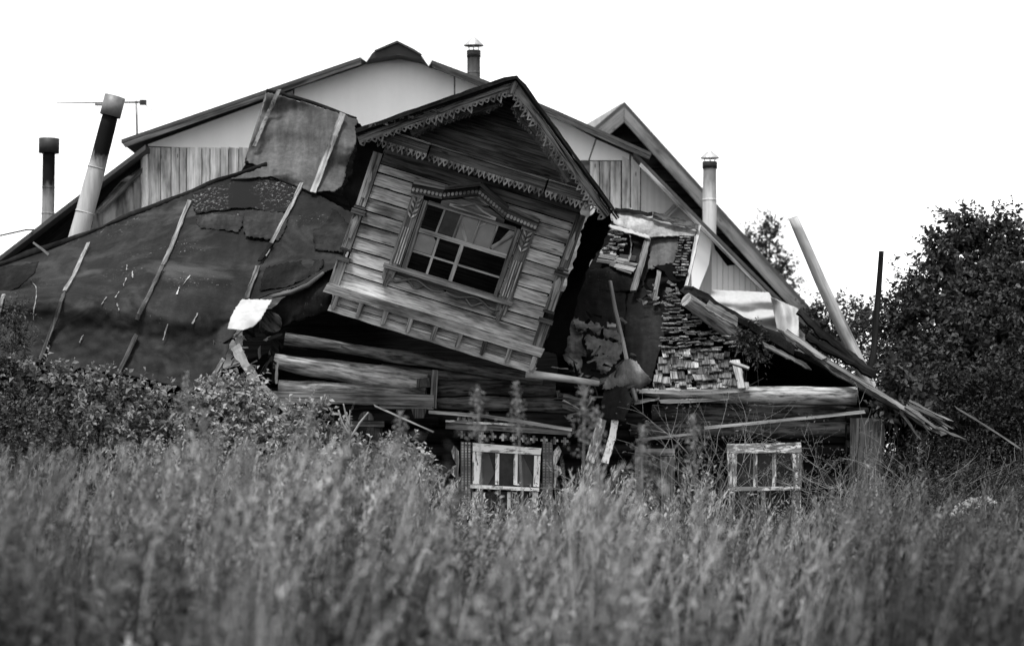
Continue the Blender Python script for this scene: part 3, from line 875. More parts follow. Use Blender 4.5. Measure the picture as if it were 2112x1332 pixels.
# frieze and cornice
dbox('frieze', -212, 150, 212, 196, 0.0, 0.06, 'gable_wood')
def tooth_polys(a, b, n, h, off, jit=0.0, miss=0.0):
    out = []
    dx, dy = (b[0] - a[0]) / n, (b[1] - a[1]) / n
    ln = math.hypot(dx, dy)
    nx, ny = -dy / ln, dx / ln
    if ny > 0: nx, ny = -nx, -ny
    for i in range(n):
        if random.random() < miss: continue
        hh = h * (1 + random.uniform(-jit, jit))
        def T(s, t):
            return D(a[0] + dx * (i + s) + nx * -t * hh, a[1] + dy * (i + s) + ny * -t * hh, off)
        out.append([T(0, 0), T(.5, 0), T(.5, -.16), T(.26, -.36), T(.5, -.66), T(.5, -1), T(.3, -.8), T(0, -.4)])
        out.append([T(.5, 0), T(1, 0), T(1, -.4), T(.7, -.8), T(.5, -1), T(.5, -.66), T(.74, -.36), T(.5, -.16)])
    return out
for u0, u1, off, n in ((-232, -126, 0.86, 10), (-122, 127, 0.74, 23), (131, 236, 0.86, 10)):
    dbox('cornice_board', u0, 174, u1, 194, off, 0.03, 'carved_wood')
    dpoly('cornice_ledge', [(u0 - 1, 195), (u1 + 1, 195), (u1 + 1, 199), (u0 - 1, 199)], off + 0.03, off + 0.03, 'trim_wood')
    multi('lace_trim', tooth_polys((u0, 175), (u1, 175), n, 17, off + 0.012, 0.12), pb.n, 0.025, 'trim_wood', dorm, DV)
    dpoly('cornice_soffit', [(u0, 176), (u1, 176), (u1, 180), (u0, 180)], off - 0.035, off, 'dark_wood')
# tympanum boards
for i in range(8):
    v0 = 200 + i * 19.5
    v1 = v0 + 18.6
    h0 = (362 - v0) / 0.76; h1 = max(2, (362 - v1) / 0.76)
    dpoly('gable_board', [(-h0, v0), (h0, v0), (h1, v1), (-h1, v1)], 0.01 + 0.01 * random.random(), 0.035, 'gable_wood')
dpoly('gable_lining', [(-225, 196), (225, 196), (0, 368)], -0.03, 0.03, 'dark_wood')
# bargeboards with lace, roof slabs
OV = 1.05
for s in (-1, 1):
    e, ap = (s * 274, 168), (0, 372)
    dx, dy = ap[0] - e[0], ap[1] - e[1]
    ln = math.hypot(dx, dy); ux, uy = dx / ln, dy / ln
    nx, ny = (-uy, ux) if s < 0 else (uy, -ux)     # outward normal of the slope
    def S(t, o): return (e[0] + dx * t + nx * o, e[1] + dy * t + ny * o)
    m = 14
    jj = [random.uniform(-2.5, 2.5) for _ in range(m + 1)]
    upper = [S(i / m, 1) for i in range(m + 1)]
    lower = [S(i / m, -16 + jj[i]) for i in range(m + 1)]
    lower[-1] = (0, 372 - 26)
    dpoly('bargeboard', upper + lower[::-1], OV, 0.035, 'barge_wood', None, D(*S(1, 0)) - D(*S(0, 0)))
    multi('lace_trim', tooth_polys(S(0.0, -14), S(0.97, -15), 26, 14, OV + 0.012, 0.5, 0.0), pb.n, 0.025, 'trim_wood', dorm, DV)
    # roof slab built of layered sheets running back
    for q, (o0, o1, ex, mat) in enumerate(((1.5, 6, 0.06, 'dark_wood'), (6.5, 11, 0.10, 'felt_edge'), (11.5, 15 if s < 0 else 12.5, 0.02, 'felt_edge'))):
        mm = 18
        up = [S(i / mm, o1 + random.uniform(-0.8, 0.8)) for i in range(mm + 1)]
        lo = [S(i / mm, o0) for i in range(mm + 1)]
        up[-1] = (0, up[-1][1]); lo[-1] = (0, lo[-1][1])
        dpoly('roof_layer', up + lo[::-1], OV + ex, 3.4, mat, None, pb.n)
    # inner carved arch
    arch = [(s * 14, 328), (s * 40, 300), (s * 62, 290), (s * 88, 276), (s * 118, 252), (s * 150, 226), (s * 170, 205)]
    dplank('arch_board', arch, 12, 0.7, 0.03, 'gable_wood', seg=3, jit=0.002)
    for a, b in zip(arch, arch[1:]):
        multi('arch_lace', tooth_polys((a[0] - s * 2, a[1] - 6), (b[0] - s * 2, b[1] - 6), 4, 8, 0.71, 0.1), pb.n, 0.02, 'trim_wood', dorm, DV)
dpoly('gable_finial', [(-7, 372), (7, 372), (5, 345), (-5, 345)], OV + 0.03, 0.04, 'trim_wood', None, DV)
# scraps on the left roof edge
for i in range(9):
    t = 0.04 + i * 0.05
    x, y = 745 + 330 * t, 262 - 90 * t
    w = W(x, y + 4, 30.2)
    plank('roof_scrap', [w, w + Vector((random.uniform(.04, .1), 0, random.uniform(-.05, .06)))], 0.04, 0.02, CAMN, 'carved_wood', dorm, 0.015, 3, 0.6, 0.03)
# ragged roofing edge on the left flank; its black stands for the shaded gap
rag = [(742, 262), (736, 300), (728, 335), (718, 372), (704, 392)]
Patch('gap_shade_roofing', [[(735, 255, 32.0), (800, 280, 31.8)], [(736, 300, 32.4), (812, 310, 32.0)], [(728, 335, 32.6), (800, 340, 32.1)], [(718, 372, 32.8), (790, 380, 32.2)], [(704, 392, 33.0), (770, 420, 32.3)], [(728, 430, 33.0), (756, 470, 32.4)]],
      20, 40, 'rot_and_gap_shade', dorm, 0.05, (2, 2), 0.03, 4, 6.0)
Patch('gap_shade_roofing', [[(1235, 425, 32.0), (1262, 432, 31.9)], [(1205, 460, 32.2), (1256, 470, 32.0)], [(1195, 500, 32.4), (1240, 510, 32.2)], [(1180, 555, 32.6), (1215, 545, 32.4)], [(1140, 660, 32.4), (1185, 640, 32.5)], [(1122, 720, 32.2), (1165, 740, 32.4)]],
      20, 40, 'rot_and_gap_shade', dorm, 0.05, (2, 2), 0.03, 3, 9.0)  # dark sheet standing in for the shaded gap right of the dormer

# ================================================================== lower log storey
hs = thing('log_house', 'sagging log storey of the collapsed house with carved windows half buried in weeds', 'house', W(1170, 1175, 32.2))
YF = 32.15
logs = [  # x0,y0,x1,y1,r0,r1,mat,Y
    (588, 697, 1120, 785, 13, 12, 'log_mid', 31.95),
    (566, 744, 880, 792, 19, 24, 'log_light', 32.0),
    (786, 765, 1144, 800, 15, 24, 'log_mid', 32.12),
    (900, 800, 1146, 800, 17, 21, 'log_mid', 32.05),
    (575, 802, 880, 812, 20, 18, 'log_light', 32.05),
    (900, 828, 1225, 838, 17, 16, 'log_mid', 32.1),
    (900, 862, 1330, 866, 16, 16, 'log_dark', 32.2),
    (1345, 850, 1760, 852, 18, 17, 'log_mid', 32.2),
    (1300, 884, 1760, 884, 17, 17, 'log_mid', 32.2),
    (572, 858, 905, 862, 17, 17, 'log_dark', 32.2)]
for x0, y0, x1, y1, r0, r1, m_, Y in logs:
    px_log('log', (x0, y0, Y), (x1, y1, Y), r0, r1, m_, hs, 0.24)
for i in range(9):
    y = 898 + 32 * i
    px_log('log', (572 + random.uniform(-8, 8), y, 32.3), (1762 + random.uniform(-8, 6), y + 2, 32.3), 17, 16.5, 'log_dark', hs, 0.07, 10, 14)
# big split top log on the right
a = [W(1312, 806, 31.95), W(1400, 814, 31.95), W(1560, 815, 31.95), W(1766, 817, 31.95)]
tube('log', a, [0.03, 0.095, 0.118, 0.125], 'log_light', hs, 14, 0.08, True, 8)
plank('split_slab', [W(1360, 828, 31.75), W(1440, 826, 31.75), W(1500, 823, 31.78)], 0.05, 0.05, CAMN, 'plank_light', hs, 0.008, 4, 0.6, 0.05)
plank('split_slab', [W(1315, 806, 31.75), W(1400, 809, 31.75), W(1540, 806, 31.8)], 0.06, 0.05, CAMN, 'plank_light', hs, 0.01, 5, 0.7, 0.05)
# lining behind the logs, back wall and side of the dark hollow
def HP(pts, Y): return [W(x, y, Y) for x, y in pts]
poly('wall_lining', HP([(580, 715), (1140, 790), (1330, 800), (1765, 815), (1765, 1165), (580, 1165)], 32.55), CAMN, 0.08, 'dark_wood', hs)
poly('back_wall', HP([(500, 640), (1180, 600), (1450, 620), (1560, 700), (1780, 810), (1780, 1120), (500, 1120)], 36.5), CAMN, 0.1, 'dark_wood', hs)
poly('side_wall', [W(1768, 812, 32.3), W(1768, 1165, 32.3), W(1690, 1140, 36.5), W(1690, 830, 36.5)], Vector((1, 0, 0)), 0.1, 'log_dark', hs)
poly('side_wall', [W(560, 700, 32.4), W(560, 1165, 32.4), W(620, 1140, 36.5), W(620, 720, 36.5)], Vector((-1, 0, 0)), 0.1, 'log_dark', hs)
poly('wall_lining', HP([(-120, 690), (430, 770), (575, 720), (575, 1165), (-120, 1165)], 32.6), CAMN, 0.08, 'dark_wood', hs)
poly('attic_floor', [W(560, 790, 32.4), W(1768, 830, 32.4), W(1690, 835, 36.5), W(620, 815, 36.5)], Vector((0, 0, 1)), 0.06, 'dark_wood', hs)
# left plank casing under the logs
plank('casing_plank', [W(560, 818, 31.8), W(720, 821, 31.8), W(897, 826, 31.8)], 24 * 0.0064, 0.04, CAMN, 'trim_wood', hs, 0.006, 5, 1, 0.02)
plank('casing_plank', [W(575, 838, 31.85), W(896, 842, 31.85)], 9 * 0.0064, 0.04, CAMN, 'dark_wood', hs, 0.006, 8, 1, 0.02)
plank('casing_plank', [W(782, 838, 31.84), W(896, 841, 31.84)], 8 * 0.0064, 0.04, CAMN, 'trim_wood', hs, 0.004, 5, 1, 0.02)
plank('casing_post', [W(897, 763, 31.82), W(893, 842, 31.82)], 13 * 0.0064, 0.07, CAMN, 'trim_wood', hs, 0.004, 5)
px_log('log_end', (872, 780, 31.9), (874, 800, 31.9), 16, 20, 'log_mid', hs, 0.25, 10, 2)
# corner casing on the right
plank('corner_board', [W(1800, 862, 31.75), W(1797, 930, 31.75), W(1785, 1150, 31.75)], 52 * 0.0064, 0.05, CAMN, 'batten_dark', hs, 0.006, 5)
plank('corner_board', [W(1764, 862, 31.85), W(1760, 1150, 31.85)], 18 * 0.0064, 0.05, CAMN, 'batten_dark', hs, 0.006, 5)
# notched log ends at the right corner
for i in range(7):
    px_log('log_end', (1745, 855 + 34 * i, 32.0), (1790, 855 + 34 * i, 32.0), 16, 16, 'log_dark', hs, 0.1, 10, 2)

def wq(pts, off): return [W(x, y, 32.0 - off) for x, y in pts]
def wpoly(name, pts, off, t, mat, par, d=(0, 0, 1)): return poly(name, wq(pts, off), CAMN, t, mat, par, d)
# carved lower window
w1 = wpoly('window', [(975, 913), (1117, 924), (1115, 938), (975, 930)], 0.1, 0.1, 'white_paint', hs, (1, 0, 0))
w1['label'] = 'white sash window with carved surround and star fretwork'
wpoly('frame', [(975, 931), (993, 932), (989, 998), (973, 998)], 0.1, 0.1, 'white_paint', w1)
wpoly('frame', [(1102, 939), (1115, 940), (1112, 1004), (1100, 1003)], 0.1, 0.1, 'white_paint', w1)
wpoly('sill', [(970, 999), (1112, 1006), (1112, 1013), (970, 1006)], 0.15, 0.16, 'white_paint', w1, (1, 0, 0))
for x in (1026, 1064):
    wpoly('mullion', [(x - 4, 934), (x + 4, 935), (x + 3, 1000), (x - 5, 999)], 0.07, 0.05, 'white_paint', w1)
for a, b in ((990, 1023), (1030, 1060), (1067, 1102)):
    wpoly('pane', [(a, 930), (b, 932), (b, 1002), (a, 1000)], 0.0, 0.004, 'pane_curtain', w1)
wpoly('curtain', [(990, 932), (1008, 935), (1020, 975), (1006, 1000), (990, 1000)], 0.008, 0.004, 'curtain', w1)
wpoly('curtain', [(1066, 934), (1076, 934), (1100, 985), (1100, 1002), (1066, 1002)], 0.008, 0.004, 'curtain', w1)
wpoly('frame', [(974, 1014), (986, 1014), (986, 1130), (974, 1130)], 0.1, 0.1, 'white_paint', w1)
wpoly('frame', [(1098, 1014), (1110, 1014), (1110, 1130), (1098, 1130)], 0.1, 0.1, 'white_paint', w1)
wpoly('mullion', [(1046, 1014), (1053, 1014), (1053, 1130), (1046, 1130)], 0.07, 0.05, 'white_paint', w1)
wpoly('pane', [(987, 1014), (1097, 1014), (1097, 1130), (987, 1130)], 0.0, 0.004, 'pane_curtain', w1)
plank('head_board', wq([(919, 876), (1050, 882), (1177, 890)], 0.25), 15 * 0.0064, 0.2, CAMN, 'trim_wood', w1, 0.003, 4)
plank('head_board', wq([(919, 868), (1050, 875), (1177, 884)], 0.28), 5 * 0.0064, 0.24, CAMN, 'old_white_paint', w1, 0.003, 4)
wpoly('head_backing', [(932, 884), (1168, 896), (1166, 912), (932, 905)], 0.06, 0.04, 'dark_wood', w1, (1, 0, 0))
for i in range(11):
    x, y = 952 + i * 21.3, 896 + i * 1.35
    a, b = 7.5, 2.6
    wpoly('fret_cross', [(x - b, y - a), (x + b, y - a), (x + b, y - b), (x + a, y - b), (x + a, y + b), (x + b, y + b), (x + b, y + a), (x - b, y + a), (x - b, y + b), (x - a, y + b), (x - a, y - b), (x - b, y - b)], 0.1, 0.02, 'old_white_paint', w1)
for x0, x1 in ((950, 972), (1118, 1140)):
    wpoly('casing_board', [(x0, 910), (x1, 912), (x1, 1040), (x0, 1040)], 0.07, 0.06, 'trim_wood', w1)
    beads = []
    for c in range(3):
        for r in range(22):
            xx, yy = x0 + 4 + c * 7, 914 + r * 5.6
            beads.append(wq([(xx - 2, yy - 2), (xx + 2, yy - 2), (xx + 2, yy + 2), (xx - 2, yy + 2)], 0.09))
    multi('bead_row', beads, CAMN, 0.02, 'siding_wood', w1)
for x, sg in ((938, -1), (1150, 1)):
    sc = [(x + sg * 2, 918), (x + sg * 8, 930), (x + sg * 2, 948), (x - sg * 4, 958), (x + sg * 6, 962), (x + sg * 9, 975), (x - sg * 2, 985), (x - sg * 5, 1005), (x - sg * 9, 1005), (x - sg * 7, 975), (x - sg * 9, 950), (x - sg * 8, 930)]
    wpoly('side_carving', sc, 0.08, 0.03, 'old_white_paint', w1)
lun = [(957 + 15 * math.cos(t), 868 - 14 * math.sin(t)) for t in np.linspace(0, math.pi, 9)]
wpoly('crest_carving', lun, 0.2, 0.03, 'old_white_paint', w1)
for x in (952, 962):
    wpoly('crest_hole', [(x - 3, 866), (x + 3, 866), (x, 857)], 0.205, 0.01, 'dark_wood', w1)
plank('eave_board', wq([(884, 849), (1000, 858), (1180, 886)], 0.33), 7 * 0.0064, 0.2, CAMN, 'plank_light', w1, 0.003, 4)
# plain lower window on the right
w2 = wpoly('window', [(1500, 915), (1652, 912), (1654, 934), (1500, 934)], 0.1, 0.1, 'old_white_paint', hs, (1, 0, 0))
w2['label'] = 'peeling white sash window behind bare twigs'
wpoly('frame', [(1500, 935), (1520, 935), (1519, 1003), (1504, 1003)], 0.1, 0.1, 'old_white_paint', w2)
wpoly('frame', [(1634, 935), (1654, 935), (1653, 1003), (1638, 1003)], 0.1, 0.1, 'old_white_paint', w2)
wpoly('sill', [(1502, 1004), (1654, 1003), (1654, 1011), (1502, 1012)], 0.14, 0.14, 'old_white_paint', w2, (1, 0, 0))
for x in (1558, 1597):
    wpoly('mullion', [(x - 4, 935), (x + 4, 935), (x + 4, 1004), (x - 4, 1004)], 0.07, 0.05, 'old_white_paint', w2)
for a, b in ((1518, 1555), (1561, 1594), (1600, 1636)):
    wpoly('pane', [(a, 934), (b, 934), (b, 1005), (a, 1005)], 0.0, 0.004, 'pane_curtain', w2)
for a, b in ((1504, 1516), (1570, 1580), (1634, 1652)):
    wpoly('frame', [(a, 1013), (b, 1013), (b, 1130), (a, 1130)], 0.09, 0.08, 'old_white_paint', w2)
wpoly('pane', [(1517, 1013), (1633, 1013), (1633, 1130), (1517, 1130)], 0.0, 0.004, 'pane_curtain', w2)
# half hidden middle window and far left window
w3 = wpoly('window', [(1310, 926), (1392, 924), (1392, 940), (1310, 940)], 0.08, 0.08, 'trim_wood', hs, (1, 0, 0))
w3['label'] = 'dull grey window mostly hidden by tall weeds'
for a, b in ((1310, 1326), (1364, 1392)):
    wpoly('frame', [(a, 941), (b, 941), (b, 1100), (a, 1100)], 0.08, 0.08, 'trim_wood', w3)
wpoly('pane', [(1327, 940), (1363, 940), (1363, 1100), (1327, 1100)], 0.0, 0.004, 'pane_curtain', w3)
w4 = wpoly('window', [(690, 868), (792, 868), (792, 880), (690, 878)], 0.2, 0.16, 'carved_wood', hs, (1, 0, 0))
w4['label'] = 'dark carved window head in the shade behind the bushes'
for a, b in ((702, 722), (772, 788)):
    wpoly('frame', [(a, 881), (b, 881), (b, 1050), (a, 1050)], 0.08, 0.08, 'carved_wood', w4)
lun = [(755 + 16 * math.cos(t), 866 - 18 * math.sin(t)) for t in np.linspace(0, math.pi, 9)]
wpoly('crest_carving', lun, 0.18, 0.03, 'carved_wood', w4)
wpoly('pane', [(723, 880), (771, 880), (771, 1050), (723, 1050)], 0.0, 0.004, 'pane_dark', w4)
wpoly('casing_end', [(848, 842), (880, 842), (874, 862), (854, 862)], 0.2, 0.15, 'carved_wood', hs)

# ================================================================== collapsed right roof
pe = Plane.three(W(1200, 790, 32.3), W(1500, 790, 32.2), W(1350, 440, 34.9))
def E(x, y, off=0.0): return pe.at(x, y, off)
rr = thing('broken_roof_slope', 'broken roof slope with torn felt and bare shingles right of the dormer', 'roof', E(1300, 800))
poly('roof_deck', [E(x, y, -0.06) for x, y in ((1262, 455), (1340, 480), (1432, 488), (1412, 600), (1450, 660), (1530, 740), (1535, 800), (1150, 800), (1150, 730), (1210, 560))], pe.n, 0.05, 'dark_wood', rr)
class EP(Patch): pass
def epatch(name, rows, mat, nu=24, nv=24, wr=0.05, wf=(1.2, 1.2), off=0.02, ragged=2.0, seed=0.0):
    rows = [[(x, y, E(x, y, off).y) for x, y in r] for r in rows]
    return Patch(name, rows, nu, nv, mat, rr, wr, wf, 0.02, ragged, seed, 0.012)
epatch('felt_sheet', [[(1185, 556), (1240, 553), (1292, 560)], [(1180, 620), (1290, 630)], [(1172, 690), (1230, 695), (1290, 700)], [(1180, 780), (1300, 790)]], 'felt_right', 30, 30, 0.04, seed=3)
epatch('felt_sheet', [[(1296, 606), (1325, 578), (1345, 600)], [(1290, 650), (1362, 640)], [(1286, 700), (1372, 690)], [(1290, 760), (1352, 750)], [(1295, 790), (1345, 785)]], 'felt_right', 24, 30, 0.06, off=0.05, seed=5)
epatch('felt_sheet', [[(1296, 474), (1340, 488)], [(1306, 520), (1340, 530)], [(1240, 556), (1340, 556)], [(1230, 600), (1318, 600)]], 'felt_right', 24, 24, 0.04, off=0.03, seed=8)
epatch('felt_sheet', [[(1338, 490), (1400, 492)], [(1340, 520), (1396, 522)], [(1336, 556), (1388, 548)]], 'felt_grey', 20, 20, 0.04, off=0.07, seed=9)
epatch('felt_sheet', [[(1264, 438), (1300, 430), (1345, 445), (1440, 470)], [(1262, 448), (1350, 465), (1438, 478)], [(1266, 462), (1340, 490), (1380, 487), (1434, 486)]], 'felt_lichen', 40, 16, 0.05, off=0.16, ragged=1.5, seed=2)
epatch('felt_edge', [[(1258, 462), (1300, 474), (1340, 486)], [(1258, 470), (1300, 482), (1340, 492)]], 'cloth_white', 24, 6, 0.02, off=0.2, ragged=1.5, seed=4)
epatch('felt_scrap', [[(1345, 548), (1400, 540)], [(1370, 560), (1415, 560)], [(1380, 580), (1412, 580)]], 'rot_and_gap_shade', 16, 12, 0.1, off=0.12, seed=4)
plank('roof_lip', [E(1270, 432, 0.22), E(1345, 442, 0.22)], 0.05, 0.06, CAMN, 'felt_edge', rr, 0.015, 8, 1, 0.03)
plank('roof_lip', [E(1350, 443, 0.25), E(1400, 458, 0.25), E(1441, 468, 0.25)], 0.09, 0.07, CAMN, 'log_mid', rr, 0.012, 6, 1, 0.03)
plank('edge_board', [E(1443, 465, 0.15), E(1432, 520, 0.15), E(1414, 595, 0.15)], 0.04, 0.05, pe.n, 'plank_light', rr, 0.004, 6)
for pts, w, m_ in (([(1336, 490), (1322, 545), (1306, 598)], 0.085, 'batten_wood'), ([(1360, 556), (1350, 618)], 0.06, 'batten_wood'), ([(1190, 560), (1172, 650), (1152, 740)], 0.05, 'log_dark')):
    plank('batten', [E(x, y, 0.16) for x, y in pts], w, 0.04, pe.n, m_, rr, 0.006, 6, 1, 0.02)
# crack line in felt
plank('felt_tear', [E(x, y, 0.09) for x, y in ((1296, 478), (1303, 500), (1300, 525), (1292, 550), (1272, 556))], 0.02, 0.01, pe.n, 'plank_light', rr, 0.008, 5)
# shingles: each one a piece
sm = []
for i in range(6):
    vs_, fs_ = [], []
    w, h, t = random.uniform(.07, .12), random.uniform(.22, .3), 0.014
    j = [random.uniform(-.02, .02) for _ in range(4)]
    pts = [(-w / 2, 0), (w / 2, 0), (w / 2 + j[0] * .4, -h + j[1]), (0, -h + j[3] * .8), (-w / 2 + j[2] * .4, -h + j[3])]
    me = bpy.data.meshes.new('shingle')
    V = [(x, y, z) for z in (t, 0) for x, y in pts]
    Fc = [(4, 3, 2, 1, 0), (5, 6, 7, 8, 9)] + [(a, (a + 1) % 5, (a + 1) % 5 + 5, a + 5) for a in range(5)]
    me.from_pydata(V, [], Fc)
    uvl = me.uv_layers.new(name='UVMap')
    for p in me.polygons:
        for li in p.loop_indices:
            c = me.vertices[me.loops[li].vertex_index].co
            uvl.data[li].uv = (c.y, c.x + c.z)
    me.materials.append(MATS['shingle_wood'])
    sm.append(me)
smd = []
for me in sm:
    m2 = me.copy(); m2.materials.clear(); m2.materials.append(MATS['shingle_dark']); smd.append(m2)
eu = (E(1400, 700) - E(1300, 700)).normalized()
ev = pe.n.cross(eu).normalized()
if ev.z < 0: ev = -ev
from mathutils import Matrix
rbase = wloc(rr)
nsh = 0
def shingle(x, y, off, tilt, scale=(1, 1), roll=0.0, ms=None):
    global nsh
    o = bpy.data.objects.new('shingle', random.choice(ms or sm))
    M = Matrix((eu, ev, pe.n)).transposed().to_4x4()
    R = Matrix.Rotation(roll + random.gauss(0, 0.07), 4, 'Z') @ Matrix.Rotation(tilt + random.gauss(0, .06), 4, 'X')
    p = E(x, y, off)
    o.matrix_local = Matrix.Translation(p - rbase) @ M @ R @ Matrix.Diagonal((scale[0], scale[1], 1, 1))
    o.parent = rr
    col.objects.link(o)
    nsh += 1
def lerp(a, b, t): return a + (b - a) * t
# steep lower courses with wide shingles
for r in range(7):
    y = 718 + r * 11.5
    x0, x1 = lerp(1364, 1346, r / 6), lerp(1500, 1534, r / 6)
    x = x0
    ph = random.uniform(0, 6)
    while x < x1:
        w = random.uniform(7, 17)
        if random.random() > 0.07:
            shingle(x + w / 2, y + random.uniform(-3, 3) + 2.5 * math.sin(x * .05 + ph) + 9 * ((x - x0) / (x1 - x0)) * (1 - r / 7), 0.13 + 0.016 * (6 - r) + random.uniform(0, .025), random.uniform(-0.3, 0.05), (w / 14, random.uniform(.5, .75)), random.gauss(0, .08), random.choice([smd, smd, sm]))
        x += w * random.uniform(.85, 1.08)
# flat upper courses, only their thin butts show
for r in range(19):
    y = 604 + r * 6.4
    f = r / 18
    x0, x1 = lerp(1372, 1362, f), lerp(1412, 1502, f ** 0.9)
    x = x0 + random.uniform(-4, 4)
    ph = random.uniform(0, 6)
    while x < x1:
        w = random.uniform(9, 24)
        if random.random() > 0.08:
            shingle(x + w / 2, y + 3.5 * math.sin(x * .06 + ph) + random.uniform(-2, 2), 0.15 + f * 0.05 + random.uniform(0, .05), random.uniform(-0.85, -0.45), (w / 14, random.uniform(.4, .62)), random.gauss(0.08, .12))
        x += w * random.uniform(.75, 1.05)
# small patches near the dormer and the edge strip
for i in range(34):
    t, q = random.random(), random.random()
    shingle(lerp(1262, 1302, t) - q * 22, lerp(474, 520, q), 0.06 + random.uniform(0, .05), -0.5, (0.8, 0.4), random.uniform(-.5, .3))
for i in range(10):
    shingle(1232 + random.uniform(-8, 50) , lerp(520, 552, i / 9), 0.08, 0.0, (1.0, 1.0), 1.2 + random.uniform(-.2, .2))
for r in range(15):
    for i in range(2):
        shingle(lerp(1405, 1395, r / 14) + i * 15 + random.uniform(-3, 3), 490 + r * 5.6, 0.12 + random.uniform(0, .04), -0.6, (0.8, 0.35), random.uniform(-.3, .3))
# rotten slabs of felt under the dormer corner
epatch('felt_slab', [[(1160, 668), (1185, 655)], [(1158, 700), (1200, 690)], [(1165, 735), (1205, 730)], [(1185, 762), (1198, 765)]], 'felt_mottled', 18, 24, 0.1, (4, 4), off=0.3, seed=1, ragged=5)
epatch('felt_slab', [[(1205, 690), (1250, 700), (1284, 712)], [(1212, 715), (1282, 730)], [(1225, 745), (1268, 748)], [(1238, 765), (1252, 768)]], 'felt_mottled', 22, 24, 0.1, (4, 4), off=0.32, seed=6, ragged=5)
epatch('felt_slab', [[(1180, 655), (1230, 668), (1285, 690)], [(1185, 675), (1240, 690), (1290, 712)]], 'felt_mottled', 24, 8, 0.1, (4, 4), off=0.28, seed=7, ragged=5)
for i in range(40):
    x, y = random.uniform(1160, 1300), random.uniform(650, 800)
    p = E(x, y, 0.2 + random.uniform(0, .1))
    d = Vector((random.uniform(-1, 1), random.uniform(-.4, .4), random.uniform(-1, 1))).normalized() * random.uniform(.04, .16)
    plank('debris', [p, p + d], random.uniform(.02, .06), 0.015, CAMN, random.choice(['rot_and_gap_shade', 'log_dark', 'shingle_wood', 'dark_wood', 'shingle_wood']), rr, 0.01, 2, 0.7, 0.02)
for i in range(26):
    x, y = random.uniform(1320, 1400), random.uniform(575, 640)
    p = E(x, y, 0.14 + random.uniform(0, .1))
    d = Vector((random.uniform(-1, 1), random.uniform(-.4, .4), random.uniform(-.6, .6))).normalized() * random.uniform(.04, .14)
    plank('debris', [p, p + d], random.uniform(.02, .05), 0.015, CAMN, random.choice(['rot_and_gap_shade', 'shingle_wood', 'felt_mottled', 'shingle_wood']), rr, 0.01, 2, 0.7, 0.02)
for i in range(60):
    x, y = random.gauss(1240, 60), random.gauss(790, 34)
    if not (1150 < x < 1345 and 700 < y < 880): continue
    p = W(x, y, 31.75 + random.uniform(-.1, .25))
    d = Vector((random.uniform(-1, 1), random.uniform(-.3, .3), random.uniform(-.8, .5))).normalized() * random.uniform(.06, .3)
    plank('debris', [p, p + d], random.uniform(.015, .05), 0.015, CAMN, random.choice(['rot_and_gap_shade', 'log_dark', 'batten_dark', 'log_mid', 'shingle_wood', 'felt_edge']), rr, 0.01, 2, 0.6, 0.03)
plank('shingle_batten', [E(1518, 742, 0.3), E(1530, 800, 0.3)], 0.1, 0.04, pe.n, 'plank_light', rr, 0.008, 5)
plank('shingle_batten', [E(1505, 745, 0.33), E(1545, 758, 0.33)], 0.04, 0.03, pe.n, 'plank_light', rr, 0.005, 4)

# long sagging eave on the right
re_ = thing('sagging_eave', 'long sagging roof edge of split planks sliding down to the right', 'roof', W(1930, 885, 31.8))
line = [(1412, 604, 32.7), (1500, 655, 32.5), (1600, 705, 32.3), (1700, 752, 32.1), (1800, 805, 31.95), (1935, 882, 31.8)]
front = [W(*p) for p in line]
V, Fa = [], []
for p in front:
    b = p + Vector((0, 4.6, 0.1))
    V += [p, b, p - Vector((0, 0, .05)), b - Vector((0, 0, .05))]
for i in range(len(front) - 1):
    a, b = i * 4, i * 4 + 4
    Fa += [(a, b, b + 1, a + 1), (a + 2, a + 3, b + 3, b + 2), (a, a + 2, b + 2, b), (a + 1, b + 1, b + 3, a + 3)]
mk('roof_deck', V, Fa, 'dark_wood', re_, (0, 1, 0))
def eave(pts, w, mat, t=0.05, j=0.012, tp=1.0): plank('eave_plank', [W(*p) for p in pts], w, t, Vector((0, -1, 0.2)), mat, re_, j, 6, tp, 0.05)
eave([(1405, 592, 32.5), (1500, 645, 32.35), (1640, 722, 32.1)], 0.10, 'felt_edge', 0.1, 0.03)
eave([(1420, 590, 32.6), (1530, 660, 32.4), (1625, 700, 32.2)], 0.06, 'log_dark', 0.08, 0.03)
eave([(1622, 684, 31.95), (1700, 738, 31.9)], 0.07, 'batten_wood', 0.04)
eave([(1640, 700, 32.05), (1720, 762, 31.9), (1800, 808, 31.6), (1900, 868, 31.2), (1950, 895, 31.1)], 0.09, 'log_mid', 0.06)
eave([(1700, 738, 31.95), (1790, 795, 31.6), (1850, 832, 31.3), (1905, 868, 31.1)], 0.055, 'batten_wood', 0.05, 0.006)
eave([(1870, 838, 31.2), (1930, 880, 31.0), (1990, 905, 31.0)], 0.05, 'batten_dark', 0.04, 0.01, 0.4)
eave([(1968, 838, 33), (2050, 888, 32.8), (2112, 930, 32.6)], 0.025, 'batten_dark', 0.02, 0.003)
eave([(1660, 690, 32.3), (1740, 735, 32.2), (1805, 775, 32.1)], 0.09, 'log_dark', 0.1, 0.02)
eave([(1648, 640, 33.5), (1700, 690, 33.2), (1760, 735, 33.0), (1800, 772, 32.6)], 0.10, 'log_dark', 0.1, 0.02)
eave([(1576, 710, 32.0), (1625, 735, 32.0), (1670, 757, 32.05)], 0.055, 'batten_wood', 0.05)
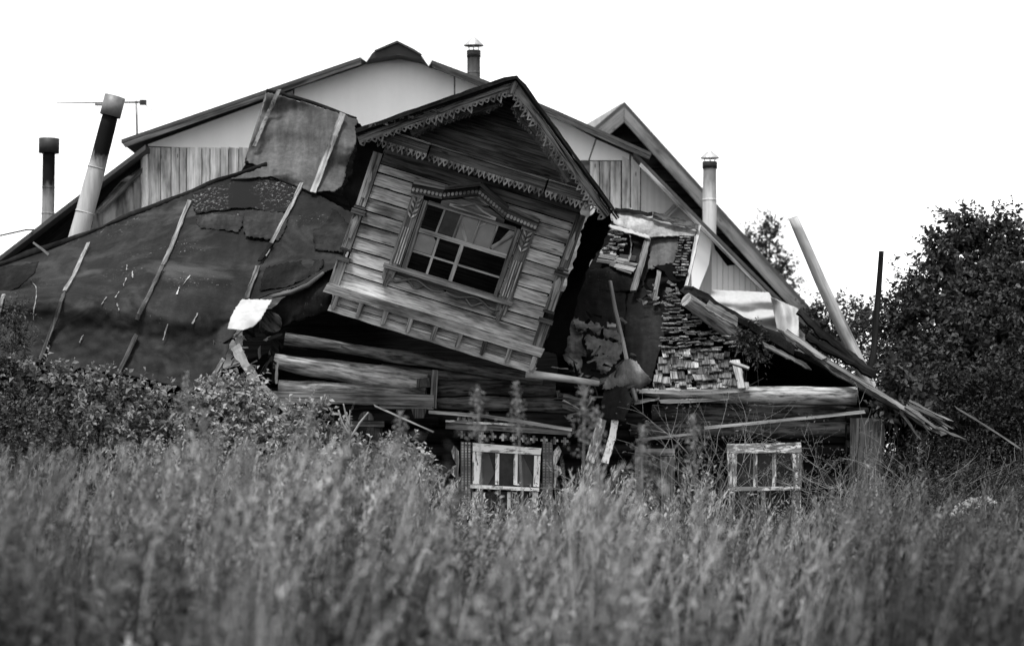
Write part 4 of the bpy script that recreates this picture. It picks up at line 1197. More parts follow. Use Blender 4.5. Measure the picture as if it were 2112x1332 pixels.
for i in range(9):
    x, y = 1850 + random.uniform(0, 40), 822 + random.uniform(0, 30)
    eave([(x, y, 31.3 + random.uniform(-.1, .1)), (x + random.uniform(40, 85), y + random.uniform(32, 66), 31.1)], random.uniform(.02, .05), random.choice(['batten_dark', 'batten_wood', 'log_mid']), 0.02, 0.006, 0.4)
px_log('rafter_log', (1416, 618, 32.1), (1528, 696, 32.6), 15, 20, 'log_light', re_, 0.18)
eave([(1462, 630, 31.95), (1490, 646, 31.95), (1522, 664, 31.95)], 0.12, 'batten_wood', 0.04)
for i in range(22):
    t = random.random()
    x, y = lerp(1410, 1640, t) + random.uniform(-8, 8), lerp(592, 715, t) + random.uniform(-4, 14)
    p = W(x, y, 32.35)
    plank('debris', [p, p + Vector((random.uniform(.04, .16), 0, random.uniform(-.12, .02)))], random.uniform(.02, .05), 0.02, CAMN, random.choice(['rot_and_gap_shade', 'shingle_wood', 'log_dark']), re_, 0.01, 2, 0.6, 0.02)

# ================================================================== loose things lying about
def loose(name, label, cat, pts, w, t, mat, jit=0.005, taper=1.0, rag=0.02, n=CAMN, group=None):
    P = [W(*p) for p in pts]
    o = plank(name, P, w, t, n, mat, None, jit, 5, taper, rag)
    return setp(o, label, cat, group)
def pole(name, label, cat, pts, r, mat, rough=0.08, sides=10, group=None):
    o = tube(name, [W(*p) for p in pts], r, mat, None, sides, rough, True, 6)
    return setp(o, label, cat, group)
pole('leaning_pole', 'thick pale debarked pole leaning left above the sagging eave', 'pole', [(1636, 449, 34.0), (1690, 575, 34.2), (1768, 742, 34.4), (1800, 810, 34.5)], [0.072, 0.083, 0.092, 0.095], 'pole_wood', 0.05, 16)
pole('dark_post', 'thin dark upright post behind the sagging eave', 'post', [(1818, 518, 35.0), (1812, 600, 35.0), (1802, 730, 35.0), (1790, 800, 35.0)], [0.036, 0.042, 0.05, 0.07], 'log_dark', 0.08, 8)
pole('long_pole', 'long pale pole stuck out from under the dormer corner', 'pole', [(1085, 770, 31.55), (1160, 780, 31.5), (1236, 791, 31.5)], [0.055, 0.05, 0.04], 'pole_wood', 0.1, 10)
pole('split_stick', 'tall thin split stick standing against the torn felt', 'stick', [(1258, 580, 32.4), (1270, 640, 32.2), (1286, 705, 31.9), (1298, 770, 31.6), (1312, 828, 31.6)], [0.03, 0.028, 0.03, 0.032, 0.034], 'plank_light', 0.25, 7)
loose('thin_lath', 'long straight pale lath slanting across the logs above the right window', 'lath', [(1452, 882, 31.7), (1600, 868, 31.65), (1782, 849, 31.6)], 0.04, 0.03, 'plank_light', 0.002)
loose('thin_lath', 'short weathered lath under the split log ends', 'lath', [(1312, 907, 31.75), (1432, 894, 31.75)], 0.035, 0.03, 'batten_wood', 0.003)
loose('thin_lath', 'thin stick hanging from the left casing plank', 'lath', [(772, 836, 31.7), (830, 862, 31.65), (893, 890, 31.6)], 0.022, 0.02, 'batten_wood', 0.002)
loose('door_plank', 'pale broken plank with peeling paint hanging upright, nearer the carved window', 'plank', [(1243, 862, 31.5), (1232, 900, 31.5), (1216, 952, 31.5)], 0.12, 0.03, 'old_white_paint')
loose('door_plank', 'white narrow plank hanging upright beside the wider peeling one', 'plank', [(1269, 864, 31.5), (1262, 905, 31.5), (1248, 952, 31.5)], 0.09, 0.03, 'white_paint')
loose('split_plank', 'grey plank sliding diagonally into the bushes at the left corner', 'plank', [(535, 792, 31.5), (566, 820, 31.4), (604, 858, 31.3)], 0.085, 0.04, 'batten_wood')
loose('short_stick', 'short pale stick leaning on the lower felt corner', 'stick', [(432, 786, 31.2), (448, 760, 31.2), (462, 738, 31.2)], 0.045, 0.03, 'plank_light')
loose('short_stick', 'short upright stick in front of the left log ends', 'stick', [(571, 745, 31.75), (570, 790, 31.75)], 0.035, 0.03, 'plank_light')
loose('splintered_board', 'dark splintered board end below the white metal sheet', 'board', [(497, 690, 31.4), (490, 715, 31.4)], 0.09, 0.04, 'batten_wood', 0.012)
loose('corner_plank', 'broad pale torn plank curving down from the lower felt corner', 'plank', [(484, 714, 31.35), (505, 750, 31.3), (528, 785, 31.3), (545, 812, 31.3)], 0.13, 0.03, 'plywood', 0.012, 0.7)
loose('broken_board', 'small board poking from the debris beside the split log', 'board', [(1310, 830, 31.7), (1360, 822, 31.7)], 0.06, 0.03, 'plank_light', 0.008, 0.4)
pole('bark_strip', 'thin curved strip of bark hanging under the upper log', 'bark', [(703, 714, 31.75), (725, 724, 31.72), (750, 729, 31.72), (772, 726, 31.74)], [0.012, 0.016, 0.016, 0.012], 'plank_light', 0.1, 6)
pole('log_stub', 'round log stub hanging below the torn felt beside the metal sheet', 'log', [(560, 662, 32.0), (556, 672, 32.3)], [0.15, 0.14], 'log_mid', 0.2, 12)
ms = thing('metal_sheet', 'small bright white metal sheet draped over the torn felt corner', 'sheet', W(510, 680, 31.4))
Patch('sheet', [[(500, 617, 32.0), (530, 617, 32.0), (562, 618, 32.0)], [(486, 635, 31.75), (520, 637, 31.72), (552, 634, 31.75)], [(474, 660, 31.45), (500, 662, 31.42), (540, 655, 31.5)], [(470, 678, 31.35), (500, 682, 31.35), (524, 672, 31.42)]], 20, 20, 'metal_white', ms, 0.015, (2, 1), 0.006, 1.0, 1.0, 0.0)
ts = thing('felt_scrap', 'grey scrap of felt draped like a tent over the stick', 'felt scrap', W(1290, 800, 31.6))
Patch('felt', [[(1288, 742, 31.62), (1300, 738, 31.6), (1312, 746, 31.65)], [(1266, 765, 31.6), (1298, 755, 31.5), (1335, 772, 31.62)], [(1248, 785, 31.6), (1296, 790, 31.45), (1345, 786, 31.65)], [(1240, 802, 31.65), (1300, 800, 31.5), (1322, 802, 31.65)]], 24, 20, 'felt_mottled', ts, 0.12, (4, 1), 0.01, 2, 3.0)
fh = thing('felt_scrap', 'black felt hood folded over the tops of the white planks', 'felt scrap', W(1270, 868, 31.45))
Patch('felt', [[(1246, 800, 31.6), (1290, 796, 31.55)], [(1240, 830, 31.42), (1305, 824, 31.42)], [(1240, 862, 31.4), (1286, 868, 31.38)]], 18, 18, 'felt_right', fh, 0.08, (3, 1), 0.01, 2, 6.0)
for i, (a, b, w) in enumerate((((1160, 838), (1215, 852), .06), ((1150, 812), (1210, 826), .05), ((1170, 860), (1225, 842), .04))):
    loose('rubbish_board', ['dark board end jutting from the rubble below the long pole', 'upper thin board in the rubble below the long pole', 'crossed lath in the rubble below the long pole'][i], 'board', [(a[0], a[1], 31.9), (b[0], b[1], 31.8)], w, 0.03, 'log_mid', 0.01)

# ================================================================== vegetation
def npmesh(name, verts, faces_n, idx, mat, parent, tone, loc):
    """verts (N,3) world, idx flat loop indices, faces_n vertices per face"""
    me = bpy.data.meshes.new(name)
    v = (verts - np.array(loc)).astype(np.float32)
    me.vertices.add(len(v)); me.vertices.foreach_set('co', v.ravel())
    nf = len(idx) // faces_n
    me.loops.add(len(idx)); me.loops.foreach_set('vertex_index', idx.astype(np.int32).ravel())
    me.polygons.add(nf)
    me.polygons.foreach_set('loop_start', (np.arange(nf) * faces_n).astype(np.int32))
    at = me.attributes.new('tone', 'FLOAT', 'POINT')
    at.data.foreach_set('value', tone.astype(np.float32))
    me.update(calc_edges=True)
    me.materials.append(MATS[mat])
    o = bpy.data.objects.new(name, me)
    if parent:
        o.parent = parent; o.location = Vector(loc) - wloc(parent)
    else: o.location = loc
    col.objects.link(o)
    return o
def unit(a): return a / np.maximum(1e-9, np.linalg.norm(a, axis=1, keepdims=True))
def leaves(name, C, dirs, size, tone, mat, parent, loc, width=0.5, droop=0.25):
    n = len(C)
    d = unit(dirs)
    r = unit(rng.normal(size=(n, 3)) + np.array([0, 0, 0.9]))
    side = unit(np.cross(d, r)); nm = unit(np.cross(side, d))
    s = size[:, None]
    base = C
    tip = C + d * s - np.array([0, 0, 1]) * s * droop
    m1 = C + d * s * 0.45
    L_ = m1 + side * s * width * 0.5 + nm * s * 0.08
    R_ = m1 - side * s * width * 0.5 + nm * s * 0.08
    V = np.stack([base, R_, tip, L_], 1).reshape(-1, 3)
    b = np.arange(n)[:, None] * 4
    idx = (b + np.array([[0, 1, 2, 0, 2, 3]])).ravel()
    return npmesh(name, V, 3, idx, mat, parent, np.repeat(tone, 4), loc)
def shoots(lobes, per, lf, ln, lsize, up=0.5, tone=(0.7, 1.3)):
    """leafy shoots growing outward through pixel lobes (px,py,r,Y)"""
    Cs, Ds, Ss, Ts = [], [], [], []
    for px, py, r, Y in lobes:
        c = np.array(W(px, py, Y)); R = r * Y / F
        n = max(40, int(per * 10 * R * R))
        o = unit(rng.normal(size=(n, 3)))
        rad = R * rng.uniform(0.25, 0.95, n)[:, None] ** 0.6
        p0 = c + o * rad * np.array([1, 0.8, 1])
        d = unit(o + np.array([0, 0, up]) + rng.normal(size=(n, 3)) * 0.45)
        l = ln * rng.uniform(0.5, 1.3, n)
        t0 = rng.uniform(tone[0], tone[1], n)
        k = lf
        f = np.linspace(0.05, 1, k)
        for j in range(k):
            p = p0 + d * (l * f[j])[:, None] + np.array([0, 0, -0.18]) * (l * f[j] ** 2)[:, None]
            sd = unit(np.cross(d, unit(rng.normal(size=(n, 3)))))
            Cs.append(p); Ds.append(d * 0.5 + sd * (1.1 - 0.7 * f[j]))
            Ss.append(lsize * rng.uniform(0.65, 1.25, n) * (1.1 - 0.45 * f[j]))
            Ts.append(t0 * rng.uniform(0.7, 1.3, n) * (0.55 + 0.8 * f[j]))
    return np.concatenate(Cs), np.concatenate(Ds), np.concatenate(Ss), np.concatenate(Ts)
def bush(name, label, cat, lobes, foot, mat, per=110, lf=9, ln=0.32, lsize=0.075, up=0.5, bark='bark', group=None, tr=0.035, part='foliage', trunkname='stem', width=0.5, tone=(0.7, 1.3)):
    base = W(foot[0], foot[1], foot[2]); base.z = 0.0
    b = thing(name, label, cat, base, group)
    C, Dd, S, T = shoots(lobes, per, lf, ln, lsize, up, tone)
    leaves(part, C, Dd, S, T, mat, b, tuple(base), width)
    hub = base + Vector((0, 0, max(0.3, 0.35 * (W(lobes[0][0], lobes[0][1], lobes[0][3]).z))))
    tube(trunkname, [base - Vector((0, 0, .05)), hub], [tr * 1.3, tr], bark, b, 8, 0.15, True, 4)
    for px, py, r, Y in lobes:
        c = W(px, py, Y)
        m = hub.lerp(c, 0.5) + Vector((random.uniform(-.1, .1), random.uniform(-.1, .1), 0.08))
        tube('limb', [hub - Vector((0, 0, .05)), m, c, c + Vector((random.uniform(-.05, .05), 0, r * Y / F * 0.7))], [tr * 0.55, tr * 0.35, tr * 0.2, tr * 0.08], bark, b, 6, 0.1, True, 3)
    return b
GB = 'leafy bushes in front of the left roof'
bush('leafy_bush', 'tall narrow bush sprig rising against the felt at far left', 'bush', [(28, 690, 26, 30.6), (30, 740, 34, 30.6), (15, 790, 45, 30.6), (45, 840, 45, 30.5), (30, 650, 12, 30.6)], (30, 1150, 30.6), 'leaf_bush_dark', 130, 9, 0.26, 0.06, group=GB)
bush('leafy_bush', 'dark spreading bush filling the lower far left', 'bush', [(20, 900, 80, 30.0), (110, 930, 80, 29.8), (60, 1000, 90, 29.6), (-30, 960, 80, 29.8), (130, 1040, 80, 29.4)], (50, 1150, 29.8), 'leaf_bush_dark', 75, 9, 0.32, 0.07, group=GB)
bush('leafy_bush', 'bush under the batten ends of the dark felt slope', 'bush', [(140, 820, 55, 30.5), (215, 830, 50, 30.4), (175, 890, 75, 30.3), (250, 910, 70, 30.2), (80, 790, 36, 30.5), (190, 990, 80, 30), (270, 1010, 70, 29.9)], (180, 1150, 30.4), 'leaf_bush', 85, 9, 0.28, 0.112, group=GB, tone=(0.5, 1.0))
bush('leafy_bush', 'bush with flat leaf sprays below the middle of the felt slope', 'bush', [(275, 825, 32, 30.3), (345, 860, 55, 30.2), (320, 930, 75, 30.0), (400, 880, 50, 30.2), (360, 1000, 80, 29.9)], (330, 1150, 30.1), 'leaf_bush', 85, 9, 0.28, 0.112, group=GB, tone=(0.55, 1.1))
bush('leafy_bush', 'pale bush climbing the torn felt corner by the short stick', 'bush', [(440, 815, 28, 30.5), (500, 812, 30, 30.6), (480, 850, 55, 30.4), (520, 880, 55, 30.2), (430, 870, 45, 30.2), (480, 950, 75, 30.1)], (480, 1150, 30.4), 'leaf_bush', 100, 9, 0.26, 0.112, group=GB, tone=(0.8, 1.5))
bush('leafy_bush', 'pale bush spreading below the left plank casing', 'bush', [(590, 890, 48, 30.4), (650, 880, 42, 30.4), (640, 940, 65, 30.2), (560, 950, 60, 30.0), (700, 920, 36, 30.3), (640, 1010, 75, 30)], (620, 1150, 30.2), 'leaf_bush', 90, 9, 0.26, 0.112, group=GB, tone=(0.8, 1.45))
bush('leafy_bush', 'rounded bush left of the carved lower window', 'bush', [(760, 960, 45, 30.4), (820, 960, 48, 30.4), (860, 980, 34, 30.4), (800, 1010, 60, 30.2), (720, 990, 55, 30.1)], (790, 1150, 30.2), 'leaf_bush', 90, 9, 0.25, 0.112, group=GB, tone=(0.7, 1.35))
bush('leafy_bush', 'low bush between the pale bushes and the meadow', 'bush', [(430, 970, 70, 29.0), (520, 1010, 70, 28.8), (330, 1000, 70, 28.8), (620, 1010, 65, 28.9)], (470, 1180, 28.9), 'leaf_bush', 65, 9, 0.3, 0.07, group=GB, tone=(0.7, 1.35))
# trees on the right
bush('garden_tree', 'tall dense dark tree crown at the right edge', 'tree', [(2050, 500, 40, 37.5), (2000, 540, 60, 37.5), (2085, 560, 60, 37.5), (1940, 520, 34, 37.4), (1960, 610, 70, 37.3), (2050, 640, 85, 37.0), (2120, 640, 80, 37), (1925, 690, 75, 37), (2010, 740, 90, 36.6), (2110, 760, 90, 36.5), (1990, 470, 14, 37.5), (2090, 480, 24, 37.6), (1930, 800, 80, 36.4), (2040, 830, 90, 36.2), (2120, 850, 80, 36.2)],
     (2030, 1160, 37.3), 'leaf_tree', 85, 11, 0.46, 0.135, 0.45, tone=(0.5, 2.8), tr=0.09, part='crown', trunkname='trunk')
bush('garden_tree', 'lower bushy tree between the dark post and the big tree', 'tree', [(1870, 640, 40, 37.2), (1850, 700, 55, 37.0), (1900, 760, 60, 36.8), (1840, 790, 60, 36.4), (1885, 600, 22, 37.2), (1870, 850, 60, 36.2), (1800, 780, 34, 36.2)],
     (1870, 1150, 36.9), 'leaf_tree', 100, 10, 0.42, 0.1, 0.5, tr=0.05, part='crown', trunkname='trunk', tone=(0.9, 1.6))
bush('garden_tree', 'slender pale-leaved tree seen behind the leaning pole', 'tree', [(1712, 640, 22, 44), (1745, 660, 34, 44), (1790, 640, 22, 44), (1770, 700, 44, 44), (1705, 700, 34, 44), (1680, 660, 16, 44), (1728, 740, 40, 44)],
     (1740, 1100, 44), 'leaf_far', 80, 9, 0.36, 0.1, 0.6, tr=0.05, part='crown', trunkname='trunk')
bush('garden_tree', 'thin upright tree behind the dark gable roof edge', 'tree', [(1590, 470, 13, 62), (1588, 500, 20, 62), (1555, 505, 22, 62), (1580, 550, 34, 62), (1612, 560, 18, 62), (1610, 600, 34, 62), (1540, 530, 24, 62), (1560, 600, 40, 62)],
     (1580, 1060, 62), 'leaf_far', 34, 9, 0.5, 0.13, 0.9, tr=0.06, part='crown', trunkname='trunk')
bush('dark_shrub', 'dark shrub in deep shade below the big tree', 'shrub', [(1960, 850, 80, 34.6), (2060, 860, 90, 34.4), (2120, 900, 80, 34.2), (1900, 900, 60, 34.2), (2000, 930, 80, 34), (1890, 830, 40, 35)],
     (2000, 1160, 34.3), 'leaf_tree', 120, 9, 0.34, 0.09, 0.4, part='foliage', tone=(0.5, 1.0))
bush('dark_shrub', 'low dark shrub right of the corner casing boards', 'shrub', [(1880, 960, 55, 31.6), (1940, 990, 60, 31.4), (2040, 1000, 70, 31.2), (1990, 960, 50, 31.6), (2100, 980, 60, 31.3)],
     (1960, 1170, 31.4), 'leaf_tree', 75, 9, 0.3, 0.055, 0.6, part='foliage', tone=(0.7, 1.5), width=0.3)
bush('dark_shrub', 'dark shrub closing the gap behind the corner casing boards', 'shrub', [(1850, 880, 45, 34.5), (1830, 940, 50, 34.4), (1870, 1000, 60, 34.2), (1800, 1000, 40, 34.2)],
     (1840, 1160, 34.3), 'leaf_tree', 90, 9, 0.3, 0.07, 0.4, part='foliage', tone=(0.5, 1.0))
bush('dark_shrub', 'wispy dark shrub nearest the viewer under the umbels', 'shrub', [(1900, 1030, 60, 29.6), (1990, 1060, 70, 29.4), (2080, 1040, 70, 29.4), (2130, 1080, 60, 29)],
     (2000, 1180, 29.4), 'leaf_bush_dark', 60, 9, 0.32, 0.07, 0.8, part='foliage', tone=(0.5, 1.1), width=0.2)
# vine on the eave
bush('climbing_vine', 'broad-leaved vine hanging over the end of the sagging eave', 'vine', [(1850, 775, 26, 31.9), (1885, 795, 26, 31.8), (1860, 815, 22, 31.8), (1910, 820, 20, 31.7), (1830, 845, 18, 31.7)], (1850, 1150, 31.8), 'leaf_vine', 170, 4, 0.2, 0.14, 0.1, part='foliage', width=0.6, tr=0.012)
bush('climbing_vine', 'small vine growing out of the hollow under the roof edge', 'vine', [(1545, 690, 20, 32.3), (1560, 715, 22, 32.2), (1530, 705, 14, 32.3)], (1550, 800, 32.3), 'leaf_vine', 260, 6, 0.16, 0.07, 0.1, part='foliage', tr=0.01)

# bare twiggy shrubs in front of the right window
def twigs(label, foot, Y, n, h, spread, mat='bark', lf=0):
    base = W(foot, 1160, Y); base.z = 0
    t = thing('twiggy_shrub', label, 'shrub', base, 'bare twiggy shrubs by the right window')
    V, Fa = [], []
    tips = []
    def grow(p, d, l, r, depth):
        k = 5
        pts = [p]
        for i in range(k):
            d = (d + Vector((random.gauss(0, .12), random.gauss(0, .12), random.gauss(0, .06)))).normalized()
            pts.append(pts[-1] + d * l / k)
        a = d.orthogonal().normalized(); b = d.cross(a)
        s0 = len(V)
        for i, q in enumerate(pts):
            rr_ = r * (1 - 0.7 * i / k)
            for an in (0, 2.1, 4.2): V.append(q + (a * math.cos(an) + b * math.sin(an)) * rr_)
        for i in range(k):
            for c in range(3):
                Fa.append((s0 + i * 3 + c, s0 + i * 3 + (c + 1) % 3, s0 + i * 3 + 3 + (c + 1) % 3, s0 + i * 3 + 3 + c))
        tips.append((pts[-1], d))
        if depth:
            for i in range(random.randint(2, 4)):
                j = random.randint(2, k)
                grow(pts[j], (d + Vector((random.gauss(0, .7), random.gauss(0, .5), random.gauss(0.1, .35)))).normalized(), l * random.uniform(.35, .6), r * .55, depth - 1)
    for i in range(n):
        d = Vector((random.gauss(0, spread), random.gauss(0, .25), 1)).normalized()
        grow(base + Vector((random.uniform(-.2, .2), random.uniform(-.2, .2), 0)), d, h * random.uniform(.6, 1.05), 0.0065, 2)
    mk('branches', V, Fa, mat, t, (0, 0, 1))
    if lf:
        P = np.array([p for p, d in tips for _ in range(lf)]) + rng.normal(size=(len(tips) * lf, 3)) * 0.04
        leaves('foliage', P, rng.normal(size=P.shape) + np.array([0, 0, .4]), rng.uniform(.03, .055, len(P)), rng.uniform(.8, 1.5, len(P)), 'leaf_bush_dark', t, tuple(base), 0.4)
twigs('twiggy shrub in front of the peeling right window', 1570, 30.9, 14, 1.6, 0.5, 'pale_bark', 3)
twigs('twiggy shrub left of the peeling right window', 1430, 30.8, 14, 1.7, 0.45, 'pale_bark', 3)
twigs('twiggy shrub before the corner casing boards', 1760, 30.7, 16, 1.6, 0.55, 'pale_bark', 4)
twigs('twiggy shrub at the foot of the sagging eave', 1900, 30.9, 18, 1.6, 0.6, 'pale_bark', 4)
db = thing('dead_sapling', 'pale forked dead sapling standing in the bushes', 'sapling', W(722, 1150, 30.2))
for pts in ([(724, 1150), (722, 960), (720, 880), (722, 845)], [(722, 900), (705, 870), (698, 845)], [(722, 905), (742, 872), (760, 850)], [(721, 880), (712, 850), (708, 832)]):
    tube('limb', [W(x, y, 30.0) for x, y in pts], [0.016, 0.013, 0.009, 0.004][:len(pts)], 'pale_bark', db, 7, 0.15, True, 4)

# meadow: grass and weeds
def hgt(px):  # how tall the growth stands across the field (a real unevenness of the meadow)
    return np.interp(px, [-200, 200, 600, 850, 950, 1130, 1220, 1300, 1380, 1440, 1490, 1660, 1760, 2300], [1.2, 1.22, 1.3, 1.15, 0.84, 0.88, 1.2, 0.86, 0.86, 1.1, 0.8, 0.8, 1.0, 0.85])
def kin(px):  # vignette-like shade put into plant tones: darker towards the left and right sides
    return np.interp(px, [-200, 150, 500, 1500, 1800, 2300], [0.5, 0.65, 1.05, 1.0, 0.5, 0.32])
def scatter(n, y0, y1, pw=0.55):
    Y = y0 + (y1 - y0) * rng.uniform(0, 1, 2 * n) ** pw
    px = rng.uniform(-260, 2372, 2 * n)
    X = (px - 1056) * Y / F
    k = patchn(X, Y, 1.1, 21.0) + 0.6 * patchn(X, Y, 2.7, 5.0) + rng.uniform(-0.35, 0.35, 2 * n)
    sel = np.argsort(-k)[:n]
    return X[sel], Y[sel], px[sel]
def patchn(X, Y, s, seed):
    return np.array([noise.noise(Vector((x * s, y * s, seed))) for x, y in zip(X, Y)])
def blades(name, n, y0, y1, hmin, hmax, wid, mat, label, tone=(0.6, 1.3), lean=0.25, pw=0.55):
    X, Y, px = scatter(n, y0, y1, pw)
    pn_ = patchn(X, Y, 0.9, 1.0)
    H = rng.uniform(hmin, hmax, n) * hgt(px) * (1 + 0.25 * pn_) * np.interp(Y, [24, 30], [1, .82])
    az = rng.uniform(0, 2 * math.pi, n)
    ld = np.stack([np.cos(az) + 0.35, np.sin(az), np.zeros(n)], 1)
    ln = rng.uniform(0.05, lean, n) * H * 1.4
    sd = np.stack([-np.sin(az + rng.normal(0, .8, n)), np.cos(az), np.zeros(n)], 1)
    base = np.stack([X, Y, np.zeros(n)], 1)
    w = wid * rng.uniform(.6, 1.4, n)
    V = []
    for f, ww in ((0.25, 1.0), (0.6, 0.85), (0.85, 0.5)):
        c = base + ld * (ln * f ** 2)[:, None]; c[:, 2] += H * f * (1 - 0.08 * f)
        V += [c + sd * (w * ww / 2)[:, None], c - sd * (w * ww / 2)[:, None]]
    tip = base + ld * ln[:, None]; tip[:, 2] += H * 0.93
    V.append(tip)
    V = np.stack(V, 1).reshape(-1, 3)
    b = np.arange(n)[:, None] * 7
    idx = (b + np.array([[0, 1, 3, 0, 3, 2, 2, 3, 5, 2, 5, 4, 4, 5, 6]])).ravel()
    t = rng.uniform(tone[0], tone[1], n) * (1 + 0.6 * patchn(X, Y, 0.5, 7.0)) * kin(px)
    o = npmesh(name, V, 3, idx, mat, None, np.repeat(t, 7), (0, 0, 0))
    setp(o, label, 'grass', kind='stuff')
blades('grass', 45000, 8, 31.2, 0.2, 0.55, 0.012, 'leaf_grass', 'dense dark undergrowth of the meadow', (0.05, 0.2))  # low blades toned dark, so shade between plants is in their colour
blades('meadow_grass', 9000, 8, 31.0, 0.5, 1.05, 0.014, 'leaf_grass', 'tall uneven meadow grass filling the foreground', (0.15, 1.9))
blades('tall_grass', 2400, 9, 30.5, 0.9, 1.5, 0.011, 'leaf_grass', 'taller thin grass stalks sticking out of the meadow', (0.5, 2.4), 0.25)
def weeds(name, nc, per, y0, y1, hmin, hmax, nl, ls, mat, label, tone=(0.6, 1.4), width=0.32, spread=0.16, up=(0.6, 2.2)):
    # clumps of stems that share a height and a tone
    X0, Y0, px0 = scatter(nc, y0, y1, 0.6)
    cnt = rng.integers(max(1, per // 3), per + per // 2, nc)
    X = np.repeat(X0, cnt); Y = np.repeat(Y0, cnt); px = np.repeat(px0, cnt)
    n = len(X)
    sc_ = np.repeat(rng.uniform(.5, 1.6, nc), cnt) * spread
    ox, oy = rng.normal(0, 1, n) * sc_, rng.normal(0, 1, n) * sc_
    H0 = rng.uniform(0, 1, nc) ** 1.3 * (hmax - hmin) + hmin
    H = np.repeat(H0, cnt) * hgt(px) * rng.uniform(.72, 1.08, n) * np.interp(Y, [24, 30], [1, .85])
    base = np.stack([X + ox, Y + oy, np.zeros(n)], 1)
    lx = np.repeat(rng.normal(.05, .1, nc), cnt)
    ld = np.stack([ox * .5 + lx * H, oy * .5, np.zeros(n)], 1)
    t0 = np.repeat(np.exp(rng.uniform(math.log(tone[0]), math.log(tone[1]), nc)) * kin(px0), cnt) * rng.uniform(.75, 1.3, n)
    C, Dd, S, T = [], [], [], []
    for j in range(nl):
        f = 0.3 + 0.7 * (j + rng.uniform(0, 1, n)) / nl
        p = base + ld * (f ** 2)[:, None]; p[:, 2] += H * f
        a = rng.uniform(0, 2 * math.pi, n)
        Dd.append(np.stack([np.cos(a), np.sin(a), rng.uniform(up[0], up[1], n)], 1))
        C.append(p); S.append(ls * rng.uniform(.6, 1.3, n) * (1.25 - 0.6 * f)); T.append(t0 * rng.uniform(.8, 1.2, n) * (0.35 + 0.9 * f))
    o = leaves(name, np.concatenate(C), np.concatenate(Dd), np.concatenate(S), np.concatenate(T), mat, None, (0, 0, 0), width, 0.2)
    setp(o, label, 'weeds', kind='stuff')
weeds('weeds', 330, 6, 9, 30.6, 0.45, 1.35, 26, 0.1, 'leaf_weed', 'leafy upright weeds growing through the meadow grass', (0.16, 2.1), 0.34, 0.16, (0.1, 1.6))
weeds('broad_weeds', 150, 4, 9, 30.8, 0.4, 1.2, 18, 0.15, 'leaf_weed', 'broad leaved weeds standing between the grass', (0.16, 2.3), 0.45, 0.14, (0.0, 1.0))
weeds('tall_weeds', 90, 7, 18, 29.5, 1.1, 1.65, 36, 0.08, 'leaf_weed', 'tall leafy weeds standing before the lower wall', (0.45, 2.2), 0.34, 0.12, (0.2, 1.6))
weeds('wispy_weeds', 190, 9, 9, 30, 0.5, 1.3, 20, 0.13, 'leaf_weed', 'wispy narrow leaved weeds bending in the meadow', (0.2, 2.2), 0.12, 0.12, (1.0, 3.2))
weeds('foreground_weeds', 34, 5, 7, 13, 0.95, 1.4, 26, 0.1, 'leaf_weed', 'blurred tall weeds nearest the viewer', (0.15, 1.6), 0.34, 0.1, (0.1, 1.6))
def seedheads(name, n, label):
    X, Y, px = scatter(n, 10, 30, 0.6)
    H = rng.uniform(0.8, 1.35, n) * hgt(px)
    C, Dd, S, T = [], [], [], []
    lx, ly = rng.normal(0.16, .12, n), rng.normal(0, .1, n)
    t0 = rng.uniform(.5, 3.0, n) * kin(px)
    for j in range(16):
        f = j / 15
        h = H - 0.28 * (1 - f)
        C.append(np.stack([X + lx * f * .6 + rng.normal(0, .012, n), Y + ly * f + rng.normal(0, .012, n), h], 1))
        Dd.append(np.stack([lx * 1.2 + rng.normal(0, .25, n), ly + rng.normal(0, .25, n), np.ones(n)], 1))
        S.append(np.full(n, .07)); T.append(t0 * rng.uniform(.8, 1.2, n))
    o = leaves(name, np.concatenate(C), np.concatenate(Dd), np.concatenate(S), np.concatenate(T), 'leaf_weed', None, (0, 0, 0), 0.22, 0.05)
    setp(o, label, 'seed heads', kind='stuff')
seedheads('seed_heads', 1900, 'pale feathery seed heads of the meadow grass')
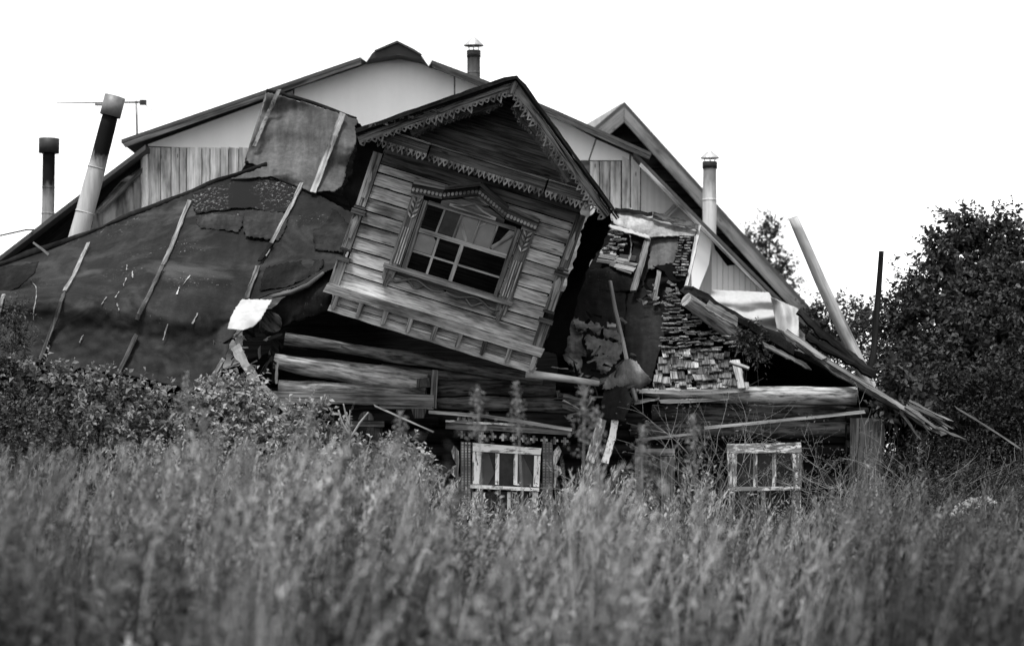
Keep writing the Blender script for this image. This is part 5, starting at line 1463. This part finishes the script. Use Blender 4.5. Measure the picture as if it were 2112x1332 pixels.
# seed heads: fuzzy plumes on tall stalks
def plume(label, px, py, Y, h=0.45, mat='leaf_weed'):
    top_ = W(px, py, Y); base = Vector((top_.x + random.uniform(-.1, .1), Y, 0))
    t = thing('plume_stalk', label, 'weed', base, 'plumed stalks in front of the wall')
    tube('stalk', [base, base.lerp(top_, .5) + Vector((.03, 0, 0)), top_], [.007, .006, .003], 'pale_bark', t, 6, 0, True, 4)
    n = 260
    f = rng.uniform(0, 1, n)
    C = np.array(top_)[None] - np.array([0, 0, 1])[None] * (f * h)[:, None] + rng.normal(size=(n, 3)) * (0.012 + 0.05 * f)[:, None]
    pl_ = leaves('plume', C, rng.normal(size=(n, 3)) + np.array([0, 0, .9]), rng.uniform(.02, .05, n), rng.uniform(.9, 1.6, n), mat, t, tuple(base), .35)
    pl_['kind'] = 'stuff'
for i, (x, y, Y) in enumerate(((1065, 790, 19), (985, 800, 18.5), (1205, 795, 18), (1232, 842, 19.5), (825, 850, 18.5), (1430, 860, 19), (640, 845, 19.5), (385, 770, 20), (1325, 880, 18), (420, 850, 17.5))):
    plume(['plumed stalk before the star fretwork', 'thin plumed stalk left of the star fretwork', 'tall plumed stalk before the felt hood', 'plumed stalk before the white planks', 'plumed stalk before the dark carved window head', 'plumed stalk left of the peeling right window', 'plumed stalk before the left plank casing', 'plumed stalk before the dark felt bottom edge', 'plumed stalk before the dull grey window', 'plumed stalk among the pale bushes'][i], x, y, Y)
# umbel flowers
def umbel(label, px, py, Y, r=0.09):
    top_ = W(px, py, Y); base = Vector((top_.x + .05, Y, 0))
    t = thing('umbel_flower', label, 'flower', base, 'white umbels in the right meadow')
    tube('stalk', [base, base.lerp(top_, .6), top_ - Vector((0, 0, .06))], [.009, .007, .005], 'pale_bark', t, 6, 0, True, 3)
    for k in range(7):
        a = k * 2.4
        e = top_ + Vector((math.cos(a), math.sin(a), 0)) * r * math.sqrt(k / 7) * 1.3 + Vector((0, 0, -.01 * k))
        tube('ray', [top_ - Vector((0, 0, .07)), e], [.003, .002], 'pale_bark', t, 4)
        n = 40
        C = np.array(e)[None] + rng.normal(size=(n, 3)) * np.array([.02, .02, .008])
        leaves('floret', C, rng.normal(size=(n, 3)) + np.array([0, 0, 1.2]), rng.uniform(.012, .022, n), rng.uniform(.8, 1.2, n), 'leaf_flower', t, tuple(base), .8, 0)
for i, (x, y, Y) in enumerate(((1992, 1038, 27), (2008, 1030, 27.2), (2032, 1026, 27.1), (2092, 1128, 24), (1975, 1052, 27), (1170, 1010, 28.5))):
    umbel(['white umbel second from left in the cluster by the dark shrubs', 'white umbel in the middle of the cluster by the dark shrubs', 'white umbel topmost and rightmost of the cluster', 'lone white umbel low at the right edge', 'white umbel leftmost and lowest of the cluster', 'white umbel just right of the carved window sill'][i], x, y, Y)
